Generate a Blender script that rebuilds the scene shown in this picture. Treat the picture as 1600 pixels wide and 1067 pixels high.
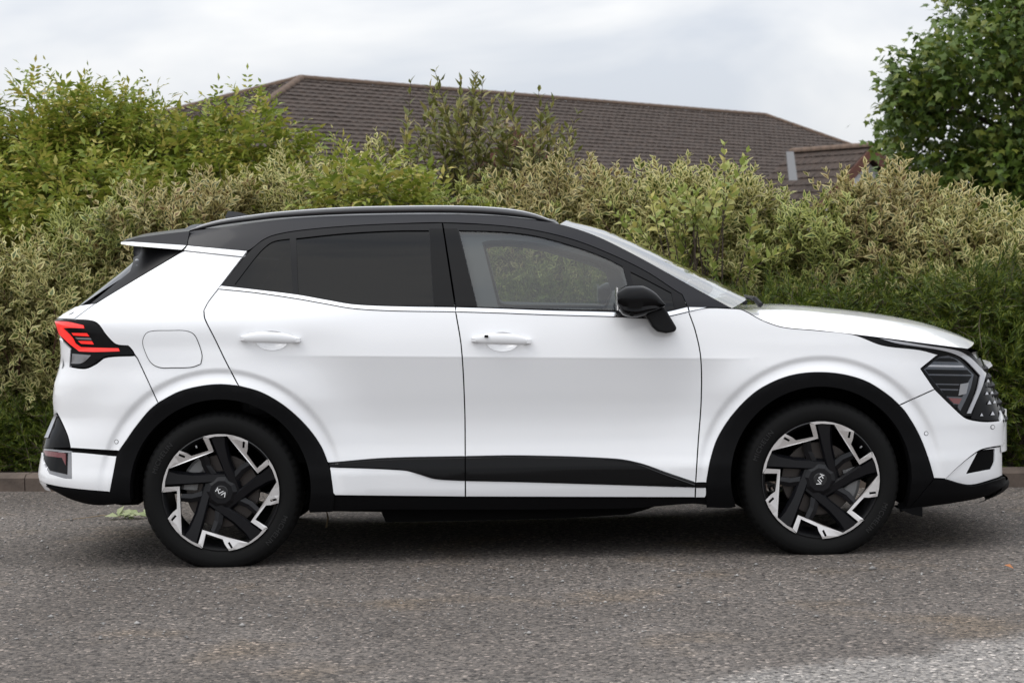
import bpy, math, random
import numpy as np
from mathutils import Vector, Matrix
from mathutils.geometry import delaunay_2d_cdt
R = math.radians
scn = bpy.context.scene
for o in list(bpy.data.objects): bpy.data.objects.remove(o)
COL = scn.collection

# ------------------------------------------------------------------ camera
FPX = 3207.0
CAM = np.array([1.31467, -10.05232, 1.30548]); PITCH = R(2.0269); ROLL = 0.021094
IW, IH = 1600.0, 1067.0
fw = np.array([0, math.cos(PITCH), -math.sin(PITCH)])
r0 = np.array([1.0, 0, 0]); u0 = np.cross(r0, fw)
cr = r0*math.cos(ROLL) - u0*math.sin(ROLL); cu = r0*math.sin(ROLL) + u0*math.cos(ROLL)
cd = bpy.data.cameras.new('camera'); cam = bpy.data.objects.new('camera', cd); COL.objects.link(cam)
cam.matrix_world = Matrix(((cr[0], cu[0], -fw[0], CAM[0]), (cr[1], cu[1], -fw[1], CAM[1]), (cr[2], cu[2], -fw[2], CAM[2]), (0, 0, 0, 1)))
cd.sensor_width = 36.0; cd.lens = 36.0*FPX/IW; cd.clip_end = 3000; cd.clip_start = 0.1
cd.dof.use_dof = True; cd.dof.focus_distance = 9.3; cd.dof.aperture_fstop = 6.3
scn.camera = cam

# ------------------------------------------------------------------ world, sun, exposure
SUN_EL, SUN_AZ = R(58), R(252)      # azimuth measured clockwise from +y
w = bpy.data.worlds.new('World'); scn.world = w; w.use_nodes = True
nt = w.node_tree; nt.nodes.clear()
N = nt.nodes.new; LK = nt.links.new
out = N('ShaderNodeOutputWorld'); bg = N('ShaderNodeBackground'); LK(bg.outputs[0], out.inputs[0])
sky = N('ShaderNodeTexSky'); sky.sky_type = 'NISHITA'; sky.sun_disc = False
sky.sun_elevation = SUN_EL; sky.sun_rotation = SUN_AZ
tc = N('ShaderNodeTexCoord')
mp = N('ShaderNodeMapping'); LK(tc.outputs['Generated'], mp.inputs[0]); mp.inputs['Scale'].default_value = (1.0, 1.0, 2.6); mp.inputs['Location'].default_value = (3.4, 0.3, 1.3)
nz = N('ShaderNodeTexNoise'); LK(mp.outputs[0], nz.inputs['Vector']); nz.inputs['Scale'].default_value = 4.2; nz.inputs['Detail'].default_value = 5; nz.inputs['Roughness'].default_value = 0.5; nz.inputs['Distortion'].default_value = 0.3
rp = N('ShaderNodeValToRGB'); LK(nz.outputs[0], rp.inputs[0])
rp.color_ramp.elements[0].position = 0.41; rp.color_ramp.elements[0].color = (0.70, 0.74, 0.81, 1)
rp.color_ramp.elements[1].position = 0.60; rp.color_ramp.elements[1].color = (1.0, 1.0, 1.0, 1)
# an overcast sky is brighter overhead than at the horizon
sx = N('ShaderNodeSeparateXYZ'); LK(tc.outputs['Generated'], sx.inputs[0])
mr = N('ShaderNodeMapRange'); LK(sx.outputs['Z'], mr.inputs['Value'])
mr.inputs['From Min'].default_value = 0.0; mr.inputs['From Max'].default_value = 1.0; mr.inputs['To Min'].default_value = 8.6; mr.inputs['To Max'].default_value = 23.0
vm = N('ShaderNodeVectorMath'); vm.operation = 'SCALE'; LK(rp.outputs[0], vm.inputs[0]); LK(mr.outputs[0], vm.inputs['Scale'])
mx = N('ShaderNodeMix'); mx.data_type = 'RGBA'; mx.inputs['Factor'].default_value = 0.92
LK(sky.outputs[0], mx.inputs['A']); LK(vm.outputs[0], mx.inputs['B']); LK(mx.outputs['Result'], bg.inputs[0])
bg.inputs[1].default_value = 0.10
sl = bpy.data.lights.new('sun', 'SUN'); sl.energy = 1.2; sl.angle = R(35); sl.color = (1, 0.97, 0.92)
so = bpy.data.objects.new('sun', sl); COL.objects.link(so)
sd = Vector((math.sin(SUN_AZ)*math.cos(SUN_EL), math.cos(SUN_AZ)*math.cos(SUN_EL), math.sin(SUN_EL)))
so.rotation_euler = sd.to_track_quat('Z', 'Y').to_euler()
scn.view_settings.view_transform = 'Standard'; scn.view_settings.look = 'None'; scn.view_settings.gamma = 1.0
scn.view_settings.exposure = 0.06; scn.view_settings.use_curve_mapping = False

# ------------------------------------------------------------------ pixel <-> place
def ray(u, v):
    u = np.asarray(u, float); v = np.asarray(v, float)
    return fw[None]*1.0 + cr[None]*((u-IW/2)/FPX)[:, None] - cu[None]*((v-IH/2)/FPX)[:, None]
def at_y(u, v, y):
    d = ray([u], [v])[0]; t = (y-CAM[1])/d[1]; return CAM + t*d
def at_d(u, v, d): return CAM + d*ray([u], [v])[0]
def project(P):
    d = np.asarray(P, float)-CAM; z = d@fw
    return np.stack([IW/2+FPX*(d@cr)/z, IH/2-FPX*(d@cu)/z], -1)

# ------------------------------------------------------------------ materials
MATS = {}
def new_mat(name):
    m = bpy.data.materials.new(name); m.use_nodes = True; MATS[name] = m
    b = m.node_tree.nodes['Principled BSDF']; return m, b, m.node_tree
def pmat(name, col, rough=0.5, metal=0.0, coat=0.0, coat_rough=0.03, spec=0.5, bump=None, var=0.0, emis=None):
    m, b, t = new_mat(name)
    b.inputs['Base Color'].default_value = (*col, 1); b.inputs['Roughness'].default_value = rough
    b.inputs['Metallic'].default_value = metal; b.inputs['Coat Weight'].default_value = coat; b.inputs['Coat Roughness'].default_value = coat_rough
    b.inputs['Specular IOR Level'].default_value = spec
    if emis: b.inputs['Emission Color'].default_value = (*emis[0], 1); b.inputs['Emission Strength'].default_value = emis[1]
    if bump or var:
        tx = t.nodes.new('ShaderNodeTexCoord')
    if bump:
        n = t.nodes.new('ShaderNodeTexNoise'); n.inputs['Scale'].default_value = bump[0]; n.inputs['Detail'].default_value = 3
        t.links.new(tx.outputs['Object'], n.inputs['Vector'])
        bp = t.nodes.new('ShaderNodeBump'); bp.inputs['Strength'].default_value = bump[1]; bp.inputs['Distance'].default_value = bump[2]
        t.links.new(n.outputs[0], bp.inputs['Height']); t.links.new(bp.outputs[0], b.inputs['Normal'])
    if var:
        n = t.nodes.new('ShaderNodeTexNoise'); n.inputs['Scale'].default_value = 6; n.inputs['Detail'].default_value = 6
        t.links.new(tx.outputs['Object'], n.inputs['Vector'])
        r = t.nodes.new('ShaderNodeValToRGB'); r.color_ramp.elements[0].position = .3; r.color_ramp.elements[1].position = .7
        r.color_ramp.elements[0].color = (*[c*(1-var) for c in col], 1); r.color_ramp.elements[1].color = (*[min(1, c*(1+var)) for c in col], 1)
        t.links.new(n.outputs[0], r.inputs[0]); t.links.new(r.outputs[0], b.inputs['Base Color'])
    return m
pmat('white_paint', (0.80, 0.805, 0.82), 0.35, coat=1.0, coat_rough=0.02)
pmat('black_paint', (0.018, 0.018, 0.021), 0.30, coat=1.0, coat_rough=0.03)
pmat('roof_paint', (0.012, 0.012, 0.015), 0.35, coat=0.12, coat_rough=0.06, spec=0.22)
pmat('gloss_black', (0.004, 0.004, 0.0045), 0.14, spec=0.16)
pmat('trim_black', (0.007, 0.007, 0.008), 0.40, spec=0.18)
pmat('cladding', (0.0045, 0.0045, 0.005), 0.5, spec=0.07, bump=(900, 0.15, 0.0005))
pmat('gap_black', (0.003, 0.003, 0.003), 0.9, spec=0.1)
pmat('chrome', (0.86, 0.86, 0.87), 0.18, metal=1.0)
pmat('satin_silver', (0.55, 0.55, 0.57), 0.3, metal=1.0)
pmat('machined', (0.74, 0.72, 0.715), 0.34, metal=0.85)
pmat('wheel_dark', (0.006, 0.006, 0.0075), 0.30, spec=0.28)
pmat('wheel_barrel', (0.010, 0.010, 0.011), 0.4)
pmat('tyre', (0.0075, 0.0075, 0.0075), 0.72, spec=0.12, bump=(160, 0.2, 0.001))
pmat('brake_disc', (0.07, 0.062, 0.058), 0.45, metal=0.8)
pmat('caliper', (0.22, 0.22, 0.22), 0.5, metal=0.5)
pmat('logo', (0.85, 0.85, 0.85), 0.3)
pmat('interior', (0.020, 0.021, 0.023), 0.65)
pmat('interior_grey', (0.055, 0.060, 0.065), 0.8)
pmat('red_lens', (0.75, 0.012, 0.010), 0.12, coat=1.0, emis=((1.0, 0.03, 0.02), 0.55))
pmat('red_dark', (0.12, 0.004, 0.006), 0.12, coat=1.0)
pmat('lens_grey', (0.22, 0.22, 0.23), 0.15, metal=0.5, coat=1.0)
pmat('lamp_inner', (0.045, 0.050, 0.062), 0.2, metal=0.6, coat=1.0)
pmat('drl', (0.38, 0.38, 0.40), 0.22, metal=0.3, coat=1.0)
pmat('plate', (0.75, 0.75, 0.72), 0.4)
def glass(name, tint, rough=0.0, refl=1.0):
    m = bpy.data.materials.new(name); m.use_nodes = True; MATS[name] = m
    t = m.node_tree; t.nodes.clear()
    o = t.nodes.new('ShaderNodeOutputMaterial'); mix = t.nodes.new('ShaderNodeMixShader'); tr = t.nodes.new('ShaderNodeBsdfTransparent')
    gl = t.nodes.new('ShaderNodeBsdfGlossy'); fr = t.nodes.new('ShaderNodeLayerWeight'); fr.inputs[0].default_value = 0.5
    pw = t.nodes.new('ShaderNodeMath'); pw.operation = 'POWER'; pw.inputs[1].default_value = 4.0; t.links.new(fr.outputs['Facing'], pw.inputs[0])
    mu = t.nodes.new('ShaderNodeMapRange'); mu.inputs['To Min'].default_value = 0.045*refl; mu.inputs['To Max'].default_value = 1.0
    tr.inputs[0].default_value = (*tint, 1); gl.inputs['Roughness'].default_value = rough; gl.inputs[0].default_value = (1, 1, 1, 1)
    t.links.new(pw.outputs[0], mu.inputs['Value']); t.links.new(mu.outputs[0], mix.inputs[0])
    t.links.new(tr.outputs[0], mix.inputs[1]); t.links.new(gl.outputs[0], mix.inputs[2]); t.links.new(mix.outputs[0], o.inputs[0])
glass('window_glass', (0.66, 0.71, 0.70), refl=1.3); glass('privacy_glass', (0.012, 0.012, 0.014), refl=0.5); glass('screen_glass', (0.55, 0.6, 0.6), refl=2.0)
glass('lamp_glass', (0.9, 0.9, 0.9))

# ------------------------------------------------------------------ object helpers
def set_props(o, label=None, cat=None, group=None, kind=None):
    if label: o['label'] = label
    if cat: o['category'] = cat
    if group: o['group'] = group
    if kind: o['kind'] = kind
    return o
def mesh_obj(name, V, F, mat, parent=None, smooth=False, normals=None, uv=None):
    me = bpy.data.meshes.new(name)
    V = np.asarray(V, np.float32)
    if isinstance(F, np.ndarray):
        k = F.shape[1]; me.vertices.add(len(V)); me.vertices.foreach_set('co', V.ravel())
        me.loops.add(F.size); me.loops.foreach_set('vertex_index', F.astype(np.int32).ravel())
        me.polygons.add(len(F)); me.polygons.foreach_set('loop_start', np.arange(0, F.size, k, dtype=np.int32))
        me.polygons.foreach_set('loop_total', np.full(len(F), k, np.int32))
        me.update(calc_edges=True)
    else:
        me.from_pydata([tuple(map(float, p)) for p in V], [], [tuple(int(i) for i in f) for f in F]); me.update()
    if uv is not None:
        l = me.uv_layers.new(name='UVMap'); idx = np.empty(len(me.loops), np.int32); me.loops.foreach_get('vertex_index', idx)
        l.data.foreach_set('uv', np.asarray(uv, np.float32)[idx].ravel())
    me.validate()
    if smooth: me.polygons.foreach_set('use_smooth', np.ones(len(me.polygons), bool))
    if normals is not None:
        me.normals_split_custom_set_from_vertices([tuple(map(float, n)) for n in normals])
    me.materials.append(MATS[mat] if isinstance(mat, str) else mat)
    o = bpy.data.objects.new(name, me); COL.objects.link(o)
    if parent: o.parent = parent
    return o
def empty(name, loc=(0, 0, 0)):
    o = bpy.data.objects.new(name, None); o.location = loc; COL.objects.link(o); o.empty_display_size = 0.2; return o
class MB:
    def __init__(s): s.V = []; s.F = []
    def add(s, V, F):
        k = len(s.V); s.V += [tuple(map(float, p)) for p in V]; s.F += [tuple(int(i)+k for i in f) for f in F]; return s
    def box(s, c, size, M=None):
        x, y, z = [a/2 for a in size]; P = [np.array((sx*x, sy*y, sz*z)) for sx in (-1, 1) for sy in (-1, 1) for sz in (-1, 1)]
        if M is not None: P = [M@p for p in P]
        return s.add([p+np.array(c) for p in P], [(0, 1, 3, 2), (4, 6, 7, 5), (0, 4, 5, 1), (2, 3, 7, 6), (0, 2, 6, 4), (1, 5, 7, 3)])
    def prism_y(s, poly, y0, y1):                       # poly of (x,z), extruded along y
        n = len(poly); V = [(p[0], y0, p[1]) for p in poly]+[(p[0], y1, p[1]) for p in poly]
        F = [tuple(range(n)), tuple(range(2*n-1, n-1, -1))]+[(i, i+n, (i+1) % n+n, (i+1) % n) for i in range(n)]
        return s.add(V, F)
    def tube(s, pts, rad, n=8, cap=True):
        pts = [np.array(p, float) for p in pts]; rad = rad if hasattr(rad, '__len__') else [rad]*len(pts); base = len(s.V); V = []; F = []
        for i, p in enumerate(pts):
            t = pts[min(i+1, len(pts)-1)]-pts[max(i-1, 0)]; t /= np.linalg.norm(t)+1e-9
            a = np.cross(t, (0, 0, 1.0)); a = a if np.linalg.norm(a) > 1e-3 else np.cross(t, (0, 1.0, 0)); a /= np.linalg.norm(a); b = np.cross(t, a)
            V += [p+rad[i]*(a*math.cos(q)+b*math.sin(q)) for q in np.arange(n)*2*math.pi/n]
        for i in range(len(pts)-1):
            F += [(i*n+j, i*n+(j+1) % n, (i+1)*n+(j+1) % n, (i+1)*n+j) for j in range(n)]
        if cap: F += [tuple(range(n-1, -1, -1)), tuple(range((len(pts)-1)*n, len(pts)*n))]
        return s.add(V, F)
    def grid(s, G, closed=False):                       # G: rows x cols x 3
        G = np.asarray(G); a, b = G.shape[:2]
        F = [(i*b+j, i*b+(j+1) % b, (i+1)*b+(j+1) % b, (i+1)*b+j) for i in range(a-1) for j in range(b if closed else b-1)]
        return s.add(G.reshape(-1, 3), F)
    def build(s, name, mat, parent=None, smooth=False): return mesh_obj(name, s.V, s.F, mat, parent, smooth)
def bevel(o, wd=0.004, seg=2, angle=35):
    m = o.modifiers.new('bevel', 'BEVEL'); m.width = wd; m.segments = seg; m.limit_method = 'ANGLE'; m.angle_limit = R(angle); m.harden_normals = False
    return o
def auto_smooth(o, ang=35):
    me = o.data; me.polygons.foreach_set('use_smooth', np.ones(len(me.polygons), bool))
    try: me.set_sharp_from_angle(angle=R(ang))
    except Exception: pass
    return o

# ------------------------------------------------------------------ the car's side surface, half width W(x, z)
def pchip(xs, ys):
    xs = np.array(xs, float); ys = np.array(ys, float); h = np.diff(xs); dl = np.diff(ys)/h; d = np.zeros(len(xs))
    for i in range(1, len(xs)-1):
        if dl[i-1]*dl[i] > 0:
            w1 = 2*h[i]+h[i-1]; w2 = h[i]+2*h[i-1]; d[i] = (w1+w2)/(w1/dl[i-1]+w2/dl[i])
    d[0] = dl[0]; d[-1] = dl[-1]
    def f(x):
        x = np.clip(x, xs[0], xs[-1]); i = np.clip(np.searchsorted(xs, x)-1, 0, len(xs)-2); t = (x-xs[i])/h[i]
        return ys[i]*(1+2*t)*(1-t)**2+h[i]*d[i]*t*(1-t)**2+ys[i+1]*t*t*(3-2*t)+h[i]*d[i+1]*t*t*(t-1)
    return f
PROF = pchip([0.10, 0.22, 0.28, 0.33, 0.40, 0.46, 0.55, 0.62, 0.68, 0.76, 0.86, 0.905, 0.918, 0.9225, 0.932, 1.00, 1.08, 1.14, 1.18, 1.30, 1.40, 1.50, 1.56, 1.60, 1.63],
             [0.84, 0.885, 0.905, 0.914, 0.914, 0.901, 0.8865, 0.8835, 0.8870, 0.8965, 0.9085, 0.9143, 0.9160, 0.9170, 0.9158, 0.906, 0.888, 0.868, 0.848, 0.786, 0.732, 0.665, 0.612, 0.56, 0.50])
PROF2 = pchip([0.10, 0.22, 0.28, 0.33, 0.40, 0.46, 0.55, 0.65, 0.76, 0.86, 0.93, 1.00, 1.08, 1.14, 1.18, 1.30, 1.40, 1.50, 1.56, 1.60, 1.63],
             [0.84, 0.885, 0.905, 0.914, 0.912, 0.904, 0.898, 0.900, 0.907, 0.9125, 0.9125, 0.9055, 0.888, 0.868, 0.848, 0.786, 0.732, 0.665, 0.612, 0.56, 0.50])
XM, NF, NR = 1.30, 7.0, 7.0
sil_r = [(118, 783), (70, 760), (58.5, 741), (64, 705), (69, 682), (82, 645), (82, 622), (84, 600), (93, 560), (92, 525), (86, 500), (117, 478), (163, 443), (206, 408), (228, 380), (262, 358)]
sil_f = [(1440, 792), (1535, 776), (1573, 752), (1570, 740), (1571, 697), (1570, 655), (1562, 630), (1550, 600), (1538, 570), (1530, 552)]
def fit_sil(sil, sgn, n):
    th = np.linspace(0.02, math.pi/2, 200); zs = []; xs = []
    for (u, v) in sil:
        d = ray([u], [v])[0]; t = (-0.45-CAM[1])/d[1]; z = (CAM+t*d)[2]; a = float(PROF(z))
        lo, hi = 0.5, 3.2
        for _ in range(40):
            L = (lo+hi)/2; X = XM+sgn*L*np.cos(th)**(2/n); Y = -a*np.sin(th)**(2/n)
            uu = project(np.stack([X, Y, np.full_like(X, z)], -1))[:, 0]
            ext = uu.max() if sgn > 0 else uu.min()
            if (ext-u)*sgn < 0: lo = L
            else: hi = L
        zs.append(z); xs.append(L)
    k = np.argsort(zs); return pchip(np.array(zs)[k], np.array(xs)[k])
LR = fit_sil(sil_r, -1, NR); LF = fit_sil(sil_f, 1, NF)
def sst(a, b, x):
    t = np.clip((x-a)/(b-a), 0, 1); return t*t*(3-2*t)
WR, WF, WZ = 0.0, 2.68, 0.335
def W(x, z):
    x = np.asarray(x, float); z = np.asarray(z, float)
    # shoulder crease: high at the haunch, lower along the doors
    zc = 0.939-0.0288*(x-0.30)
    zz = z+(0.9215-zc)*np.exp(-((z-0.92)/0.16)**2)*sst(0.0, 0.3, x)*(1-sst(2.3, 2.7, x))
    cmask = sst(0.20, 0.70, x)*(1-sst(2.15, 2.50, x))          # the sharp crease and the undercut belong to the doors
    a = PROF2(z)+(PROF(zz)-PROF2(z))*cmask
    hz = 1.085
    a = a+sst(0.75, 0.2, x)*0.016*np.exp(-((z-hz)/0.075)**2)   # rear haunch
    t = np.where(x > XM, (x-XM)/LF(z), (XM-x)/LR(z)); n = np.where(x > XM, NF, NR)
    a = a*np.clip(1-np.clip(np.abs(t), 0, 1)**n, 0, 1)**(1/n)
    for xc in (WR, WF):
        r = np.hypot(x-xc, z-WZ); up = sst(-0.10, 0.22, z-WZ)
        bul = 0.030*np.exp(-(np.maximum(r-0.53, 0)/0.15)**2)*sst(1.05, 0.72, z)
        step = -0.0085*sst(0.558, 0.530, r)+0.016*sst(0.530, 0.47, r)
        a = a+(bul+step*up)*(1-np.clip(np.abs(t), 0, 1)**14)
    return a
def hit(u, v):
    u = np.asarray(u, float); v = np.asarray(v, float); d = ray(u, v)
    ys = np.linspace(-1.02, -0.02, 201); best = np.full(len(u), 9.9); by = np.full(len(u), -0.9); done = np.zeros(len(u), bool); prev = None
    yhit = np.full(len(u), np.nan)
    for y in ys:
        t = (y-CAM[1])/d[:, 1]; P = CAM+t[:, None]*d; g = -y-W(P[:, 0], P[:, 2])      # >0 outside
        b = (g < best) & ~done; best[b] = g[b]; by[b] = y
        cross = (g <= 0) & ~done
        if prev is not None and cross.any(): yhit[cross] = (y-0.005*(-g/(prev-g+1e-9)))[cross]
        elif cross.any(): yhit[cross] = y
        done |= cross; prev = g
    y = np.where(np.isnan(yhit), by, yhit); t = (y-CAM[1])/d[:, 1]; P = CAM+t[:, None]*d
    e = 0.004; nx = -(W(P[:, 0]+e, P[:, 2])-W(P[:, 0]-e, P[:, 2]))/(2*e); nz_ = -(W(P[:, 0], P[:, 2]+e)-W(P[:, 0], P[:, 2]-e))/(2*e)
    nx = np.clip(nx, -6, 6); nz_ = np.clip(nz_, -3, 3)
    Nn = np.stack([nx, -np.ones(len(u)), nz_], -1); Nn /= np.linalg.norm(Nn, axis=1)[:, None]
    return P, Nn
def densify(pts, closed=True, step=4.0, corner=32):
    P = np.array(pts, float); n = len(P); out = []
    def turn(i):
        if not closed and (i == 0 or i == n-1): return 180
        a = P[i]-P[i-1]; b = P[(i+1) % n]-P[i]; c = np.dot(a, b)/(np.linalg.norm(a)*np.linalg.norm(b)+1e-9); return math.degrees(math.acos(np.clip(c, -1, 1)))
    tn = [turn(i) for i in range(n)]
    for i in range(n if closed else n-1):
        j = (i+1) % n; a, b = P[i], P[j]; L = np.linalg.norm(b-a)
        if L < 1e-6: continue
        def tang(k):
            if tn[k] > corner: return (b-a)
            d = P[(k+1) % n]-P[k-1]; return d/np.linalg.norm(d)*L
        ta, tb = tang(i), tang(j); m = max(1, int(round(L/step)))
        for q in range(m):
            s = q/m; out.append(a*(1+2*s)*(1-s)**2+ta*s*(1-s)**2+b*s*s*(3-2*s)+tb*s*s*(s-1))
    if not closed: out.append(P[-1])
    return np.array(out)
def inside(poly, pts):
    x, y = pts[:, 0], pts[:, 1]; r = np.zeros(len(pts), bool); n = len(poly)
    for i in range(n):
        x1, y1 = poly[i]; x2, y2 = poly[i-1]
        if y1 == y2: continue
        c = ((y1 > y) != (y2 > y)) & (x < (x2-x1)*(y-y1)/(y2-y1)+x1); r ^= c
    return r
def area(P): return 0.5*np.sum(P[:, 0]*np.roll(P[:, 1], -1)-np.roll(P[:, 0], -1)*P[:, 1])
def shrink(P, g):
    if g == 0: return P
    s = 1 if area(P) > 0 else -1
    d = np.roll(P, -1, 0)-np.roll(P, 1, 0); d /= np.linalg.norm(d, axis=1)[:, None]+1e-9
    return P+s*g*np.stack([-d[:, 1], d[:, 0]], -1)
ARCHC = ((344.4, 769.8), (1282.9, 750.0)); ARCHR = [166, 170, 174, 178, 181, 184, 186.5, 189, 191.5, 194, 196.5, 199, 203, 208, 214, 220]
def tri2d(outline, holes, step, rings=None):
    loops = [outline]+holes; V = []; F = []
    for L in loops:
        k = len(V); V += [Vector((float(p[0]), float(p[1]))) for p in L]; F.append(list(range(k, len(V))))
    nb = len(V); lo = outline.min(0); hi = outline.max(0)
    gx, gy = np.meshgrid(np.arange(lo[0]+step/2, hi[0], step), np.arange(lo[1]+step/2, hi[1], step)); G = np.stack([gx.ravel(), gy.ravel()], -1)
    if len(G):
        ok = inside(outline, G)
        for h in holes: ok &= ~inside(h, G)
        allb = np.concatenate(loops)
        dd = np.min(np.linalg.norm(G[:, None]-allb[None], axis=2), axis=1) if len(G)*len(allb) < 4e7 else np.full(len(G), 9.)
        if rings is not None:
            rad = np.min([np.abs(np.hypot(G[:, 0]-c_[0], G[:, 1]-c_[1])-190) for c_ in ARCHC], axis=0); G = G[ok & (dd > step*0.45) & (rad > 30) & ~((np.abs(G[:, 1]-(556+(G[:, 0]-450)*0.0078)-3) < 17) & (G[:, 0] > 390) & (G[:, 0] < 1254))]
            Rg = np.concatenate([np.array([(c_[0]+r_*math.cos(q), c_[1]+r_*math.sin(q)) for q in np.arange(0, 2*math.pi, 6.0/r_)]) for c_ in ARCHC for r_ in rings])
            Rg = np.concatenate([Rg]+[np.array([(u_, 556+(u_-450)*0.0078+o_) for u_ in np.arange(394, 1250, 8.0)]) for o_ in (-9, -5, -2.5, -1, 0.3, 1.6, 3.5, 6, 10, 15)])
            ok2 = inside(outline, Rg)
            for h in holes: ok2 &= ~inside(h, Rg)
            Rg = Rg[ok2]; d2 = np.min(np.linalg.norm(Rg[:, None]-allb[None], axis=2), axis=1) if len(Rg) else np.zeros(0); G = np.concatenate([G, Rg[d2 > 2.0]])
        else: G = G[ok & (dd > step*0.45)]
        G = G; V += [Vector((float(a), float(b))) for a, b in G]
    E = []
    for f in F: E += [(f[i], f[(i+1) % len(f)]) for i in range(len(f))]
    vo, eo, fo, ov, oe, of = delaunay_2d_cdt(V, E, [], 0, 1e-5)
    P = np.array([(p.x, p.y) for p in vo]); T = np.array([f for f in fo if len(f) == 3])
    c = P[T].mean(1); ok = inside(outline, c)
    for h in holes: ok &= ~inside(h, c)
    return P, T[ok]
CAR = empty('parked_car', (1.34, 0, 0))
set_props(CAR, 'white five-door crossover car with black roof parked on the asphalt', 'car')
def fin(V): return np.asarray(V, float)-np.array([1.34, 0, 0])          # car parts live in the car's own space
def both(name, V, F, mat, parent=None, smooth=False, normals=None, label=None, far=True):
    V = np.asarray(V, float); res = []
    for s in ((1, -1) if far else (1,)):
        Vs = V*np.array([1, s, 1]); Fs = [tuple(f) if s > 0 else tuple(f)[::-1] for f in F]
        nn = None if normals is None else np.asarray(normals)*np.array([1, s, 1])
        p = parent[0 if s > 0 else 1] if isinstance(parent, (list, tuple)) else (parent or CAR)
        o = mesh_obj(name, fin(Vs), Fs, mat, p, smooth, nn)
        if label: o['label'] = label
        res.append(o)
    return res
def panel(name, px, mat, off=0.0, gap=1.0, thick=0.014, holes=(), parent=None, step=9.0, far=True, label=None, corner=32, hgap=0.0):
    O = shrink(densify(px, corner=corner), gap); Hs = [shrink(densify(h, corner=corner), -hgap) for h in holes]
    P, T = tri2d(O, Hs, step, ARCHR if mat == 'white_paint' and step > 8 else None); X, Nn = hit(P[:, 0], P[:, 1]); X = X+Nn*off
    a = X[T]; nn = np.cross(a[:, 1]-a[:, 0], a[:, 2]-a[:, 0]); fl = (nn*Nn[T].mean(1)).sum(1) < 0; T[fl] = T[fl][:, ::-1]
    # rim: boundary edges turned inwards, so that the panel has an edge of its own
    ed = {}
    for t in T:
        for i in range(3):
            a_, b_ = int(t[i]), int(t[(i+1) % 3]); ed[(a_, b_)] = ed.get((a_, b_), 0)+1
    bd = [(a_, b_) for (a_, b_) in ed if (b_, a_) not in ed]
    V = [*X]; NV = [*Nn]; F = [tuple(t) for t in T]
    mp_ = {}
    for a_, b_ in bd:
        e = X[b_]-X[a_]; sd_ = np.cross(e, Nn[a_]); sd_ /= np.linalg.norm(sd_)+1e-9
        i = len(V); V += [X[a_], X[b_], X[b_]-Nn[b_]*thick, X[a_]-Nn[a_]*thick]; NV += [sd_]*4; F.append((i+1, i, i+3, i+2))
    return both(name, V, F, mat, parent, True, NV, label, far)

# ================================================================== THE CAR
# ---- traced lines (photograph pixels), turned into real surfaces by panel()
BELT_T = [(346, 447), (400, 453), (465, 461), (510, 469), (552, 476), (615, 479), (711, 480.5)]
BELT_T2 = [(713, 480.5), (780, 482.5), (861, 485.5), (963, 488), (1010, 491), (1039, 488), (1074, 480)]
BELT_B = [(341, 451.5), (400, 457.5), (465, 467), (510, 475), (552, 482), (615, 485.6), (712, 487)]
BELT_B2 = [(712, 487), (780, 489), (861, 492), (969, 495), (1010, 497), (1044, 494), (1076, 487)]
RG = [(341, 451.5), (325, 472.6), (318.5, 485), (320, 497.6), (335, 528), (354, 567), (373, 603)]
RA = [(373, 603), (406.5, 612.6), (438, 630), (464, 651), (486, 674.7), (502, 698.6), (511.6, 722)]
RA0 = [(186, 705), (197, 689), (209, 671.5), (231, 644), (247, 629.5), (279, 612.6), (311, 604), (342.7, 600.8), (373, 603)]
FA = [(1104, 754), (1106, 742), (1111, 716), (1122, 683.7), (1145, 648), (1177.6, 615), (1210, 596), (1242.6, 585.4), (1281.6, 582), (1320.7, 586), (1356.4, 597.5), (1389, 618.6), (1405, 633)]
FA2 = [(1405, 633), (1415, 644.6), (1434.5, 677), (1449, 713), (1459, 747)]
BG = [(712, 487), (721, 544), (726, 634), (727, 713)]
FG = [(1087, 754), (1091, 690), (1095.6, 625), (1095, 560), (1087, 519), (1076, 487)]
FRAME_R = [(344, 448), (380, 403), (394, 388), (410, 375.5), (428, 367.5), (465, 360.5), (540, 353.5), (615, 349.8), (690.5, 348)]
FRAME_F = [(692, 348), (774, 352), (836.5, 360), (899, 375.5), (962, 400.5), (1012, 425.5), (1055.7, 454), (1066, 460), (1074, 479.5)]
rev = lambda L: L[::-1]
# ---- doors
def cup_px(uc, vc, a=25, b=15): return [(uc+a*math.cos(q), vc+b*math.sin(q)) for q in np.arange(20)*math.pi/10]
CUP_R, CUP_F = (425, 532), (785, 534)
rdoor = panel('rear_door', BELT_B+BG[1:]+[(600, 716), (514, 723)]+rev(RA)+rev(RG)[1:-1], 'white_paint', holes=[cup_px(*CUP_R)])
fdoor = panel('front_door', BELT_B2+rev(FG)[1:]+[(1040, 738), (1000, 724), (960, 717), (820, 712), (727, 713)]+rev(BG)[1:-1], 'white_paint', holes=[cup_px(*CUP_F)])
fender = panel('front_fender', [(1076, 487), (1101, 481.5), (1143, 482), (1160, 484), (1190.6, 500), (1223, 511), (1275, 516), (1333.7, 522.7), (1379, 539), (1437.7, 546.4), (1466, 554),
                (1438.7, 576), (1460.5, 608), (1405, 633)]+rev(FA)[1:]+FG[0:1]+FG[1:-1], 'white_paint')
quarter = panel('rear_quarter_panel', [(286, 392), (379, 402)]+RG+rev(RA0)[1:5]+[(214.6, 560), (211, 555), (206, 546.4), (200, 540.5), (185, 539.4), (177.6, 536), (165, 522.6), (152.6, 506), (141, 501), (115, 499.4), (151, 473)], 'white_paint')
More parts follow.
